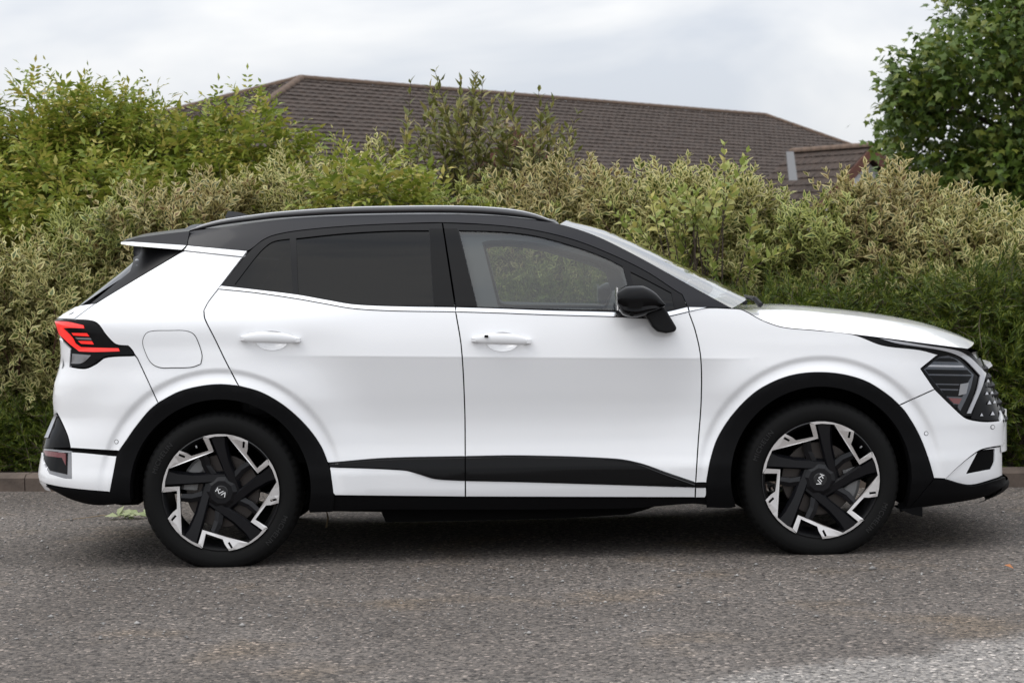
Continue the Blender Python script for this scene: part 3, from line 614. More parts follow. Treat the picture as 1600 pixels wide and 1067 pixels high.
for xc in (WR, WF):
    G = []
    for a in np.linspace(-6, 186, 36):
        x = xc+0.425*math.cos(R(a)); z = WZ+0.005+0.425*math.sin(R(a)); G.append([(x, -0.885, z), (x, -0.56, z)])
    m_ = MB().grid(G); k0 = len(m_.V)
    rim_ = [(xc+0.425*math.cos(R(a)), -0.56, WZ+0.005+0.425*math.sin(R(a))) for a in np.linspace(-6, 186, 36)]
    m_.add(rim_, [tuple(range(36))]); both('wheel_well', m_.V, m_.F, 'gap_black')
# floor of cabin, firewall
slab('cabin_floor', [(440, 640), (1110, 640), (1110, 720), (440, 720)], -0.80, 0.80)
# ---- interior
def rbox(name, c, size, mat, rx=0, ry=0, bv=0.03, parent=None):
    M = np.array(Matrix.Rotation(ry, 3, 'Y')@Matrix.Rotation(rx, 3, 'X')); o = MB().box((0, 0, 0), size, M).build(name, mat, parent or CAR)
    o.data.transform(Matrix.Translation((c[0]-1.34, c[1], c[2]))); bevel(o, bv, 3); auto_smooth(o, 60); return o
for y in (-0.37, 0.37):
    s_ = rbox('front_seat', (1.22, y, 0.70), (0.52, 0.50, 0.16), 'interior', ry=R(-8), bv=0.05)
    rbox('backrest', (0.93, y, 0.97), (0.13, 0.48, 0.58), 'interior', ry=R(-16), bv=0.05, parent=s_)
    rbox('headrest', (0.82, y, 1.33), (0.09, 0.26, 0.17), 'interior', ry=R(-12), bv=0.04, parent=s_)
rb = rbox('rear_seat', (0.30, 0, 0.72), (0.50, 1.25, 0.16), 'interior', bv=0.05); rbox('backrest', (0.02, 0, 1.0), (0.14, 1.25, 0.55), 'interior', ry=R(-20), bv=0.05, parent=rb)
rbox('dashboard', (2.12, 0, 0.93), (0.46, 1.40, 0.28), 'interior', ry=R(6), bv=0.07)
tm = MB(); ring = []
for q in np.linspace(0, 2*math.pi, 33):
    a = R(24); px_, pz_ = 0.185*math.sin(q), 0.185*math.cos(q); ring.append((1.73+pz_*math.sin(a), -0.37+px_, 1.01+pz_*math.cos(a)))
tm.tube(ring, 0.017, 8, cap=False); tm.box((1.72, -0.37, 0.965), (0.05, 0.16, 0.12)); tm.box((1.71, -0.37, 0.97), (0.025, 0.34, 0.03)); tm.tube([(1.72, -0.37, 0.96), (2.0, -0.37, 0.86)], 0.03, 8)
auto_smooth(tm.build('steering_wheel', 'interior', CAR), 40).data.transform(Matrix.Translation((-1.34, 0, 0)))
FGs = [(753, 373), (765, 370), (800, 369.5), (850, 376.5), (899, 391), (946, 406), (970, 418), (980, 446), (988, 486), (949, 481), (861, 479.5), (790, 478), (778, 473)]
panel('pillar_lining', [(700, 352)]+FRAME_F[1:-2]+[(1060, 470), (1056, 489)]+rev(BELT_T2)[2:], 'interior_grey', off=-0.030, gap=-1, holes=[FGs], thick=0.03)
lin = MB().grid([[(x, y, 1.50+0.055*(1-(y/0.62)**2)) for y in np.linspace(-0.62, 0.62, 9)] for x in np.linspace(-0.2, 1.45, 5)]); lin.build('headliner', 'interior_grey', CAR).data.transform(Matrix.Translation((-1.34, 0, 0)))
panel('door_lining', [(716, 500), (1070, 500), (1085, 700), (730, 700)], 'interior', off=-0.075, gap=0, thick=0.02, step=25)

# ---- wheels
RIM = 0.2625
UP = [(0.986, 0.0), (0.745, -1.9), (0.796, 20.6), (0.878, 22.6), (1.0, 26.4)]
def tyre_mesh(s, xc, rot):
    prof = [(0.258, 0.030), (0.262, 0.016), (0.268, 0.010), (0.285, 0.004), (0.305, 0.0), (0.322, 0.002), (0.334, 0.009), (0.3375, 0.011), (0.346, 0.022), (0.352, 0.034), (0.3565, 0.048), (0.3586, 0.066), (0.3590, 0.118), (0.3586, 0.170), (0.3565, 0.188), (0.346, 0.212), (0.322, 0.232), (0.285, 0.230), (0.258, 0.200)]
    n = 240; V = []; F = []
    for i in range(n):
        a = 2*math.pi*i/n
        for k, (r_, y) in enumerate(prof):
            g = 0.0045 if (i % 4 in (0,) and k in (8, 9, 10, 14)) else 0
            r2 = r_-g; z = r2*math.sin(a); x = r2*math.cos(a); yy = y
            if z < -WZ+0.001:
                ov = (-WZ+0.001-z); z = -WZ+0.001; yy = y+(-0.35*ov if k < 9 else (0.35*ov if k > 14 else 0))
            V.append((xc+x, s*(-0.925+yy), WZ+z))
    m = len(prof)
    for i in range(n):
        j = (i+1) % n
        F += [(i*m+k, j*m+k, j*m+k+1, i*m+k+1) for k in range(m-1)]
    return V, ([f[::-1] for f in F] if s < 0 else F)
def text_ring(txt, size, rad, mid, xc, s, yoff, parent):
    cu_ = bpy.data.curves.new('t', 'FONT'); cu_.body = txt; cu_.size = size; cu_.align_x = 'CENTER'; cu_.extrude = 0.0006; cu_.space_character = 1.15
    to = bpy.data.objects.new('t', cu_); COL.objects.link(to); bpy.context.view_layer.update()
    me = bpy.data.meshes.new_from_object(to.evaluated_get(bpy.context.evaluated_depsgraph_get())); bpy.data.objects.remove(to)
    V = []
    for v in me.vertices:
        a = R(mid)-v.co.x/rad; r_ = rad+v.co.y; V.append((xc+r_*math.cos(a), s*(-0.925+yoff-v.co.z), WZ+r_*math.sin(a)))
    F = [tuple(p.vertices) for p in me.polygons]
    return mesh_obj('tyre_lettering', fin(V), F, 'tyre_letter', parent)
pmat('tyre_letter', (0.028, 0.028, 0.028), 0.6, spec=0.2)
def wheel(xc, s, phi, logo_ang):
    P = lambda r_, ang, y: (xc+RIM*r_*math.cos(R(ang)), s*(-0.925+y), WZ+RIM*r_*math.sin(R(ang)))
    # barrel
    prof = [(1.0, 0.012), (0.985, 0.010), (0.955, 0.022), (0.93, 0.05), (0.90, 0.10), (0.90, 0.19), (0.95, 0.21)]
    m_ = MB().grid([[P(r_, a, y) for a in np.arange(0, 360, 5)] for r_, y in prof], closed=True)
    wh = mesh_obj('wheel', fin(m_.V), m_.F, 'wheel_barrel', CAR, True); auto_smooth(wh, 30)
    V, F = tyre_mesh(s, xc, 0); ty = mesh_obj('tyre', fin(V), F, 'tyre', wh, True); auto_smooth(ty, 28)
    for q in (148, -35): text_ring('MICHELIN', 0.030, 0.298, q, xc, s, -0.0008, wh)
    # five machined blades, extruded from a traced outline in polar form
    for k in range(5):
        a0 = phi+72*k
        pol = [(r_, a0+da) for r_, da in UP]
        pol += [(1.0, a0+26.4+t*(72-26.4)/6) for t in range(1, 7)]                      # outer lip to the next tab
        pol += [(0.953, a0+72-5.4)]+[(0.962, a0+66.6-t*(66.6-47.3)/3) for t in range(1, 3)]+[(0.972, a0+47.3)]
        pol += [(0.71, a0-8.1), (0.953, a0-5.4)]
        O = np.array([(r_*math.cos(R(a)), r_*math.sin(R(a))) for r_, a in pol])
        sl = []
        cx_, ca = 0.908, R(a0+28.6); ctr = np.array([cx_*math.cos(ca), cx_*math.sin(ca)]); dirv = np.array([math.cos(ca+R(21)), math.sin(ca+R(21))]); nv = np.array([-dirv[1], dirv[0]])
        for e, f in ((-1, -1), (1, -1), (1, 1), (-1, 1)): sl.append(ctr+dirv*0.055*e+nv*0.019*f)
        Pt, T = tri2d(O, [np.array(sl)], 0.09)
        rr = np.hypot(Pt[:, 0], Pt[:, 1]); yy = 0.004+0.010*np.clip((0.95-rr)/0.25, 0, 1)
        fr = [(xc+RIM*p[0], s*(-0.925+y), WZ+RIM*p[1]) for p, y in zip(Pt, yy)]; bk = [(xc+RIM*p[0], s*(-0.925+y+0.022), WZ+RIM*p[1]) for p, y in zip(Pt, yy)]
        ed = {}
        for t in T:
            for i in range(3): ed[(int(t[i]), int(t[(i+1) % 3]))] = 1
        n0 = len(fr); Fm = [tuple(t) for t in T]; Fs = []
        for (a, b) in ed:
            if (b, a) not in ed: Fs.append((b, a, a+n0, b+n0))
        V = fr+bk; Ff = Fm if s > 0 else [f[::-1] for f in Fm]
        bl = mesh_obj('rim_blade', fin(V), Ff, 'machined', wh)
        mesh_obj('rim_blade_side', fin(V), Fs if s > 0 else [f[::-1] for f in Fs], 'wheel_dark', wh)
        # dark floor of the wedge slot and of the pocket
        # spoke: bar tangent to the hub, wide at the rim, chamfered
        def L(x_, t_, y_):      # x_: along the bar from its foot at the hub, t_: sideways, in rim units
            ang = R(a0+4.5); ox = -0.25; d_ = np.array([math.cos(ang), math.sin(ang)]); n_ = np.array([-d_[1], d_[0]])
            p = d_*x_+n_*(ox+t_); return (xc+RIM*p[0], s*(-0.925+y_), WZ+RIM*p[1])
        G = []
        for x_, wl, wr, y_ in ((-0.16, 0.10, 0.09, 0.040), (0.10, 0.09, 0.10, 0.032), (0.45, 0.085, 0.11, 0.024), (0.72, 0.08, 0.16, 0.017), (0.925, 0.075, 0.24, 0.014)):
            G.append([L(x_, wl, y_+0.045), L(x_, wl, y_+0.010), L(x_, wl-0.028, y_), L(x_, -wr+0.045, y_+0.002), L(x_, -wr, y_+0.018), L(x_, -wr, y_+0.045)])
        mm = MB().grid(G); mm.F += [(0, 1, 2, 3, 4, 5)]
        sp_ = mesh_obj('spoke', fin(mm.V), mm.F, 'wheel_dark', wh); auto_smooth(sp_, 20)
        # strut from the elbow to the blade
        G = []
        for t_, x0_, x1_, y_ in ((-0.03, 0.04, 0.22, 0.036), (-0.22, 0.15, 0.30, 0.029), (-0.40, 0.19, 0.32, 0.020)):
            G.append([L(x0_, t_, y_+0.03), L(x0_, t_, y_+0.008), L((x0_+x1_)/2, t_, y_), L(x1_, t_, y_+0.006), L(x1_, t_, y_+0.03)])
        mm = MB().grid(G); mesh_obj('spoke_strut', fin(mm.V), mm.F, 'wheel_dark', wh)
    hubp = [(0.27, phi+90+72*k+d_) for k in range(5) for d_ in (-20, 20)]
    m_ = MB().add([P(0.20*r_/0.27, a, 0.026) for r_, a in hubp]+[P(r_, a, 0.036) for r_, a in hubp]+[P(r_*1.02, a, 0.10) for r_, a in hubp], [tuple(range(10))]+[(i, (i+1) % 10, (i+1) % 10+10, i+10) for i in range(10)]+[(i+10, (i+1) % 10+10, (i+1) % 10+20, i+20) for i in range(10)])
    mesh_obj('hub', fin(m_.V), m_.F, 'wheel_dark', wh)
    m_ = MB().grid([[P(r_, a, y) for a in np.arange(0, 360, 15)] for r_, y in ((0.105, 0.0235), (0.115, 0.025), (0.118, 0.03))], closed=True); m_.F.append(tuple(range(24)))
    mesh_obj('hub_cap', fin(m_.V), m_.F, 'wheel_barrel', wh)
    # emblem strokes
    st = [[(-0.5, 0.22), (-0.5, -0.22)], [(-0.5, -0.08), (-0.20, 0.22)], [(-0.38, 0.04), (-0.12, -0.22)], [(-0.12, -0.22), (0.12, 0.22)], [(0.12, -0.22), (0.32, 0.22)], [(0.32, 0.22), (0.52, -0.22)]]
    m_ = MB(); ca, sa = math.cos(R(logo_ang)), math.sin(R(logo_ang))
    for a, b in st:
        a = np.array(a)*(1, 1); b = np.array(b); d_ = (b-a)/np.linalg.norm(b-a); n_ = np.array([-d_[1], d_[0]])*0.036
        q = [a+n_, b+n_, b-n_, a-n_]; q = [(p[0]*0.047, p[1]*0.047) for p in q]; q = [(p[0]*ca-p[1]*sa, p[0]*sa+p[1]*ca) for p in q]
        m_.add([(xc+p[0], s*(-0.925+0.0222), WZ+p[1]) for p in q]+[(xc+p[0], s*(-0.925+0.0245), WZ+p[1]) for p in q], [(0, 1, 2, 3), (0, 4, 5, 1), (1, 5, 6, 2), (2, 6, 7, 3), (3, 7, 4, 0)])
    mesh_obj('emblem', fin(m_.V), m_.F, 'logo', wh)
    m_ = MB().grid([[P(r_, a, y) for a in np.arange(0, 360, 6)] for r_, y in ((0.30, 0.085), (0.34, 0.082), (0.62, 0.082), (0.63, 0.084), (0.63, 0.105))], closed=True); mesh_obj('brake_disc', fin(m_.V), m_.F, 'brake_disc', wh)
    mc = MB(); ca = -8 if xc > 1 else 150
    mc.grid([[P(r_, ca+d_, y) for d_ in np.linspace(-26, 26, 8)] for r_, y in ((0.42, 0.10), (0.43, 0.066), (0.50, 0.060), (0.66, 0.060), (0.71, 0.068), (0.72, 0.13))]); mesh_obj('brake_caliper', fin(mc.V), mc.F, 'caliper', wh)
    vm_ = MB().tube([P(0.90, phi+10, 0.010), P(0.86, phi+10, 0.004)], 0.004, 8); mesh_obj('valve', fin(vm_.V), vm_.F, 'caliper', wh)
    return wh
for xc, ph, lg in ((WR, 106.4, -33.5), (WF, 28.3, -111.6)):
    wheel(xc, 1, ph, lg); wheel(xc, -1, ph, lg)

# ================================================================== GROUND, KERB
def ground_material():
    m, b, t = new_mat('asphalt'); nn = t.nodes.new; lk = t.links.new
    tx = nn('ShaderNodeTexCoord'); P = tx.outputs['Object']
    def noise(sc, det=4, rough=0.55):
        n = nn('ShaderNodeTexNoise'); n.inputs['Scale'].default_value = sc; n.inputs['Detail'].default_value = det; n.inputs['Roughness'].default_value = rough; lk(P, n.inputs['Vector']); return n.outputs[0]
    def ramp(src, stops):
        r = nn('ShaderNodeValToRGB'); lk(src, r.inputs[0]); e = r.color_ramp.elements
        e[0].position, e[0].color = stops[0][0], (*stops[0][1], 1); e[1].position, e[1].color = stops[-1][0], (*stops[-1][1], 1)
        for p_, c_ in stops[1:-1]: q = e.new(p_); q.color = (*c_, 1)
        return r.outputs[0]
    def mix(f, a, b_, typ='MIX'):
        x = nn('ShaderNodeMix'); x.data_type = 'RGBA'; x.blend_type = typ
        if isinstance(f, float): x.inputs['Factor'].default_value = f
        else: lk(f, x.inputs['Factor'])
        for s_, q in (('A', a), ('B', b_)):
            if isinstance(q, tuple): x.inputs[s_].default_value = (*q, 1)
            else: lk(q, x.inputs[s_])
        return x.outputs['Result']
    base = ramp(noise(0.7, 5, 0.6), [(0.30, (0.092, 0.079, 0.070)), (0.55, (0.132, 0.116, 0.105)), (0.72, (0.165, 0.147, 0.134))])
    brown = ramp(noise(1.3, 4), [(0.55, (0, 0, 0)), (0.70, (1, 1, 1))]); base = mix(brown, base, mix(0.55, base, (0.15, 0.112, 0.075)))
    # worn pale patch with an edge of its own
    sp = nn('ShaderNodeSeparateXYZ'); lk(P, sp.inputs[0])
    def mth(op, a, b_=None):
        x = nn('ShaderNodeMath'); x.operation = op
        for i, q in enumerate((a, b_)):
            if q is None: continue
            if isinstance(q, (int, float)): x.inputs[i].default_value = q
            else: lk(q, x.inputs[i])
        return x.outputs[0]
    ln = mth('SUBTRACT', mth('ADD', mth('MULTIPLY', mth('SUBTRACT', sp.outputs['X'], 1.7), 0.54), -3.62), sp.outputs['Y'])
    wob = mth('ADD', ln, mth('MULTIPLY', mth('SUBTRACT', noise(2.2, 6, 0.7), 0.5), 0.55))
    fine = mth('ADD', wob, mth('MULTIPLY', mth('SUBTRACT', noise(45, 3), 0.5), 0.30))
    mr_ = nn('ShaderNodeMapRange'); lk(fine, mr_.inputs['Value']); mr_.inputs['From Min'].default_value = 0.06; mr_.inputs['From Max'].default_value = 0.22
    base = mix(mr_.outputs[0], base, (0.25, 0.235, 0.222))
    # aggregate: stones of different shade, dark pits between them
    vo = nn('ShaderNodeTexVoronoi'); vo.inputs['Scale'].default_value = 84; lk(P, vo.inputs['Vector'])
    hs = nn('ShaderNodeSeparateColor'); lk(vo.outputs['Color'], hs.inputs[0])
    sh = ramp(hs.outputs[0], [(0.0, (0.38, 0.38, 0.38)), (0.5, (0.92, 0.92, 0.92)), (0.93, (1.30, 1.27, 1.22)), (1.0, (2.8, 2.7, 2.6))])
    base = mix(1.0, base, sh, 'MULTIPLY')
    pit = ramp(noise(38, 6, 0.75), [(0.40, (0.12, 0.11, 0.105)), (0.465, (1, 1, 1))]); base = mix(1.0, base, pit, 'MULTIPLY')
    lk(base, b.inputs['Base Color']); b.inputs['Roughness'].default_value = 0.85; b.inputs['Specular IOR Level'].default_value = 0.3
    hgt = mth('ADD', mth('MULTIPLY', vo.outputs['Distance'], -0.6), noise(38, 6, 0.75))
    bp = nn('ShaderNodeBump'); bp.inputs['Strength'].default_value = 0.9; bp.inputs['Distance'].default_value = 0.008; lk(hgt, bp.inputs['Height']); lk(bp.outputs[0], b.inputs['Normal'])
ground_material()
pmat('kerb_concrete', (0.105, 0.080, 0.064), 0.9, bump=(40, 0.6, 0.006), var=0.35)
pmat('soil', (0.030, 0.022, 0.016), 0.95, bump=(25, 0.8, 0.02), var=0.4)
g = mesh_obj('asphalt_ground', [(-900, -900, 0), (900, -900, 0), (900, 900, 0), (-900, 900, 0)], [(0, 1, 2, 3)], 'asphalt'); g['kind'] = 'structure'
g['label'] = 'worn grey asphalt car park surface with a pale worn patch'
K0 = np.array([-1.70, 2.55]); KD = np.array([5.85, -0.92]); KD /= np.linalg.norm(KD); KN = np.array([-KD[1], KD[0]])
ykerb = lambda x: K0[1]+(x-K0[0])*KD[1]/KD[0]
kb = empty('kerb', (K0[0], K0[1], 0)); set_props(kb, 'low brown stained concrete kerb edging the planting bed', 'kerb')
rng = random.Random(3)
for i in range(-9, 18):
    a = K0+KD*(i*0.92); L_ = 0.914; j = rng.uniform(-.004, .004)
    pr = [(0, 0), (0.0, 0.085), (0.025, 0.105), (0.13, 0.108), (0.13, 0)]
    V = [];
    for t_ in (0.0, L_):
        for (d_, z) in pr: p = a+KD*t_+KN*(d_+j); V.append((p[0]-K0[0], p[1]-K0[1], z+j-0.002))
    F = [(0, 1, 2, 3, 4), (9, 8, 7, 6, 5)]+[(q, q+5, (q+1) % 5+5, (q+1) % 5) for q in range(5)]
    mesh_obj('kerb_stone', V, F, 'kerb_concrete', kb)
A = K0-KD*40+KN*0.10; B = K0+KD*40+KN*0.10; Cc = B+KN*6.5; Dd = A+KN*6.5
sb = mesh_obj('soil_bed', [(A[0], A[1], .085), (B[0], B[1], .085), (Cc[0], Cc[1], .10), (Dd[0], Dd[1], .10)], [(0, 1, 2, 3)], 'soil'); sb['kind'] = 'structure'; sb['label'] = 'dark soil of the planting bed behind the kerb'
# loose grit lying on the asphalt
nr = np.random.default_rng(5)
n = 5200; X = nr.uniform(-2.2, 5.0, n); Y = -nr.uniform(0, 1, n)**0.8*5.0+2.2; ok = (Y < ykerb(X)-0.03) & ~((np.abs(Y) < 1.0) & (X > -0.9) & (X < 3.6)); X, Y = X[ok], Y[ok]; n = len(X)
S = nr.gamma(2.0, 0.0016, n)+0.0018; oc = np.array([(1, 0, 0), (-1, 0, 0), (0, 1, 0), (0, -1, 0), (0, 0, 1), (0, 0, -1)], float)
V = oc[None]*S[:, None, None]*nr.uniform(0.5, 1.2, (n, 6, 1)); V[:, :, 2] *= 0.6; V += np.stack([X, Y, S*0.3], -1)[:, None]
of = np.array([(0, 2, 4), (2, 1, 4), (1, 3, 4), (3, 0, 4), (2, 0, 5), (1, 2, 5), (3, 1, 5), (0, 3, 5)]); F = (of[None]+6*np.arange(n)[:, None, None]).reshape(-1, 3)
pmat('grit', (0.24, 0.23, 0.22), 0.8, var=0.6)
gt = mesh_obj('loose_grit', V.reshape(-1, 3), F, 'grit'); set_props(gt, 'loose pale grit scattered over the asphalt', 'grit', kind='stuff')

# ================================================================== BUILDING BEHIND THE HEDGE
pmat('roof_tile', (0.043, 0.027, 0.019), 0.85, var=0.35, bump=(30, 0.3, 0.01))
pmat('ridge_tile', (0.115, 0.075, 0.052), 0.85, var=0.35)
pmat('brick', (0.26, 0.13, 0.08), 0.9, var=0.25)
pmat('barge_board', (0.10, 0.035, 0.02), 0.6, var=0.2)
pmat('render_white', (0.72, 0.74, 0.76), 0.8)
pmat('lead', (0.11, 0.11, 0.112), 0.6)
BLD = empty('tiled_roof_building'); set_props(BLD, 'brown tiled hipped roof of a low building rising behind the hedge', 'building')
dL = 50.0; Lr = at_d(470, 123, dL); lo, hi = 30.0, 120.0
for _ in range(60):
    mm_ = (lo+hi)/2
    if at_d(1195, 181, mm_)[2] < Lr[2]: lo = mm_
    else: hi = mm_
Rr = at_d(1195, 181, mm_); BLD.location = (Lr[0], Lr[1], 0)
rd = (Rr-Lr); rlen = np.linalg.norm(rd[:2]); rd = np.array([rd[0], rd[1], 0])/rlen; rn = np.array([rd[1], -rd[0], 0]); ZR = Lr[2]
HW = 7.4; PT = R(27); EZ = ZR-HW*math.tan(PT); HA, HB = 12.5, 7.4
O0 = np.array([Lr[0], Lr[1], 0])
def bp_(a, b, z): return rd*a+rn*b+np.array([0, 0, z])            # building space: along ridge, towards viewer, height
eA, eB, eC, eD = bp_(-HA, HW, EZ), bp_(rlen+HB, HW, EZ), bp_(rlen+HB, -HW, EZ), bp_(-HA, -HW, EZ)
r1, r2 = bp_(0, 0, ZR), bp_(rlen, 0, ZR)
def tile_face(name, e0, e1, t0, t1, course=0.25, tw=0.28, parent=BLD):
    # e0-e1: eaves, t0-t1: top edge; rows of separate overlapping tiles, each slightly tipped
    e0, e1, t0, t1 = map(np.array, (e0, e1, t0, t1)); sl_ = np.linalg.norm((t0+t1)/2-(e0+e1)/2); up = ((t0+t1)/2-(e0+e1)/2); ax = (e1-e0)/np.linalg.norm(e1-e0); up = up-ax*np.dot(up, ax); H_ = np.linalg.norm(up); up /= H_; nn = np.cross(ax, up); nn = nn if nn[2] > 0 else -nn
    rows = int(H_/course); V = []; F = []; rg = random.Random(7)
    for i in range(rows+1):
        f0, f1 = i/rows, min(1.0, (i+1.12)/rows); a0 = e0+(t0-e0)*f0; a1 = e1+(t1-e1)*f0; wd = np.linalg.norm(a1-a0)
        b0 = e0+(t0-e0)*f1; b1 = e1+(t1-e1)*f1; s0 = np.dot(b0-a0, ax); s1 = np.dot(b1-a1, ax); k = max(1, int(wd/tw)); h = H_*(f1-f0)
        for j in range(k):
            x0, x1 = wd*j/k, wd*(j+1)/k; j_ = rg.uniform(-.006, .010); th = 0.020+j_; q = len(V)
            # clip to the hips
            y0 = lambda x: 0.0
            tl_ = max(x0, 0+s0) if s0 > 0 else x0; tr_ = min(x1, wd+s1) if s1 < 0 else x1
            if tr_-tl_ < 0.01: tl_ = tr_ = (max(min((x0+x1)/2, wd+s1), s0) if s0 <= wd+s1 else (x0+x1)/2)
            V += [a0+ax*(x0+.006)+nn*th, a0+ax*((x0+x1)/2)+nn*(th+0.018), a0+ax*(x1-.006)+nn*th, a0+ax*tr_+up*h+nn*0.004, a0+ax*tl_+up*h+nn*0.004, a0+ax*(x0+.006), a0+ax*(x1-.006)]
            F += [(q, q+1, q+3, q+4), (q+1, q+2, q+3), (q+5, q+6, q+2, q+1), (q+5, q+1, q)]
    o = mesh_obj(name, V, F, 'roof_tile', parent); o['kind'] = 'stuff'; return o
us_ = mesh_obj('roof', [eA-[0, 0, .03], eB-[0, 0, .03], eC-[0, 0, .03], eD-[0, 0, .03], r1-[0, 0, .03], r2-[0, 0, .03]], [(0, 1, 5, 4), (1, 2, 5), (2, 3, 4, 5), (3, 0, 4)], 'roof_tile', BLD)
tile_face('roof_tiles', eA, eB, r1, r2, parent=us_); tile_face('roof_tiles', eD, eA, r1, r1, parent=us_); tile_face('roof_tiles', eB, eC, r2, r2, parent=us_)
def ridge_row(a, b, parent, L_=0.45, rad=0.095):
    a = np.array(a); b = np.array(b); n = max(1, int(np.linalg.norm(b-a)/L_)); d_ = (b-a)/np.linalg.norm(b-a); me0 = None
    sd_ = np.cross(d_, (0, 0, 1.0)); sd_ /= np.linalg.norm(sd_); u_ = np.cross(sd_, d_); V = []
    for t_, rr in ((0, rad), (np.linalg.norm(b-a)/n*1.04, rad*0.92)):
        for q in np.linspace(-0.1, math.pi+0.1, 8): V.append(d_*t_+sd_*rr*math.cos(q)+u_*rr*math.sin(q))
    F = [(i, i+1, i+9, i+8) for i in range(7)]+[(0, 1, 2, 3, 4, 5, 6, 7), (15, 14, 13, 12, 11, 10, 9, 8)]
    for i in range(n):
        if me0 is None: o = mesh_obj('ridge_tile', V, F, 'ridge_tile', parent); me0 = o.data
        else: o = bpy.data.objects.new('ridge_tile', me0); COL.objects.link(o); o.parent = parent
        o.location = a+d_*np.linalg.norm(b-a)*i/n
ridge_row(r1, r2, us_); ridge_row(r1, eA, us_); ridge_row(r1, eD, us_); ridge_row(r2, eB, us_); ridge_row(r2, eC, us_)
ins = 0.5
wl = [bp_(-HA+ins, HW-ins, 0), bp_(rlen+HB-ins, HW-ins, 0), bp_(rlen+HB-ins, -HW+ins, 0), bp_(-HA+ins, -HW+ins, 0)]
mesh_obj('wall', wl+[p+np.array([0, 0, EZ+0.15]) for p in wl], [(0, 1, 5, 4), (1, 2, 6, 5), (2, 3, 7, 6), (3, 0, 4, 7)], 'brick', BLD)
def gable(apex, back, half, slope, drop, nm, wall_mat):
    # a small cross gable: ridge from `back` to `apex`
    apex = np.array(apex)-O0; back = np.array(back)-O0; d_ = apex-back; d_[2] = 0; d_ /= np.linalg.norm(d_); sd_ = np.array([d_[1], -d_[0], 0]); dn = half*math.tan(slope)
    gb = None
    for s_ in (1, -1):
        e_a = apex+sd_*half*s_-np.array([0, 0, dn]); e_b = back+sd_*half*s_-np.array([0, 0, dn])
        o = mesh_obj(nm, [back, apex, e_a, e_b], [(0, 1, 2, 3)], 'roof_tile', BLD)
        if s_ == 1: tile_face('roof_tiles', e_b, e_a, back, apex, parent=o)
        else: tile_face('roof_tiles', e_a, e_b, apex, back, parent=o)
        # barge board
        f = d_*0.06; V = [apex+f, e_a+f, e_a+f-np.array([0, 0, .30]), apex+f-np.array([0, 0, .30])]; V += [v-d_*0.05 for v in V]
        mesh_obj('barge_board', V, [(0, 1, 2, 3), (7, 6, 5, 4), (0, 4, 5, 1), (1, 5, 6, 2), (2, 6, 7, 3)], 'barge_board', BLD)
        gb = gb or o
    ridge_row(back, apex, gb, 0.45, 0.11)
    p0 = apex-d_*0.35; V = [p0-np.array([0, 0, .25]), p0+sd_*(half-.25)-np.array([0, 0, dn+.1]), p0-sd_*(half-.25)-np.array([0, 0, dn+.1])]; V += [V[1]*[1, 1, 0], V[2]*[1, 1, 0]]
    mesh_obj('gable_wall', V, [(0, 1, 2), (1, 3, 4, 2)], wall_mat, BLD)
gable(at_d(1362, 229, 49.0), at_d(1238, 238, 52.5), 2.2, R(42), 0, 'porch_roof', 'render_white')
gable(at_d(806, 203, 41.0), at_d(775, 196, 46.0), 1.0, R(40), 0, 'dormer_roof', 'barge_board')
a_ = at_d(1235, 237, 50.0)-O0; b_ = at_d(1241, 282, 48.5)-O0
mesh_obj('lead_valley', [a_+[-.10, 0, 0], a_+[.08, 0, 0], b_+[.08, 0, 0], b_+[-.12, 0, 0], a_+[-.10, .1, 0], b_+[-.12, .1, 0], a_+[.08, .1, 0], b_+[.08, .1, 0]], [(0, 1, 2, 3), (0, 3, 5, 4), (1, 6, 7, 2)], 'lead', BLD)

# ================================================================== PLANTS
def leaf_mat(name, cols, margin=None, rough=0.45, trans=0.28):
    m = bpy.data.materials.new(name); m.use_nodes = True; MATS[name] = m; t = m.node_tree; b = t.nodes['Principled BSDF']; o = t.nodes['Material Output']
    uv = t.nodes.new('ShaderNodeUVMap'); sp = t.nodes.new('ShaderNodeSeparateXYZ'); t.links.new(uv.outputs[0], sp.inputs[0])
    r = t.nodes.new('ShaderNodeValToRGB'); t.links.new(sp.outputs['Y'], r.inputs[0]); e = r.color_ramp.elements
    e[0].position = 0; e[0].color = (*cols[0], 1); e[1].position = 1; e[1].color = (*cols[-1], 1)
    for i, c in enumerate(cols[1:-1]): q = e.new((i+1)/(len(cols)-1)); q.color = (*c, 1)
    col = r.outputs[0]
    if margin:
        mr_ = t.nodes.new('ShaderNodeMapRange'); t.links.new(sp.outputs['X'], mr_.inputs['Value']); mr_.inputs['From Min'].default_value = 0.52; mr_.inputs['From Max'].default_value = 0.66
        x = t.nodes.new('ShaderNodeMix'); x.data_type = 'RGBA'; t.links.new(mr_.outputs[0], x.inputs['Factor']); t.links.new(col, x.inputs['A']); x.inputs['B'].default_value = (*margin, 1); col = x.outputs['Result']
    t.links.new(col, b.inputs['Base Color']); b.inputs['Roughness'].default_value = rough; b.inputs['Specular IOR Level'].default_value = 0.35
    tr = t.nodes.new('ShaderNodeBsdfTranslucent'); t.links.new(col, tr.inputs[0]); mx_ = t.nodes.new('ShaderNodeMixShader'); mx_.inputs[0].default_value = trans
    t.links.new(b.outputs[0], mx_.inputs[1]); t.links.new(tr.outputs[0], mx_.inputs[2]); t.links.new(mx_.outputs[0], o.inputs[0])
leaf_mat('variegated_leaf', [(0.045, 0.075, 0.014), (0.07, 0.105, 0.02), (0.105, 0.14, 0.028), (0.16, 0.12, 0.04)], margin=(0.64, 0.59, 0.27))
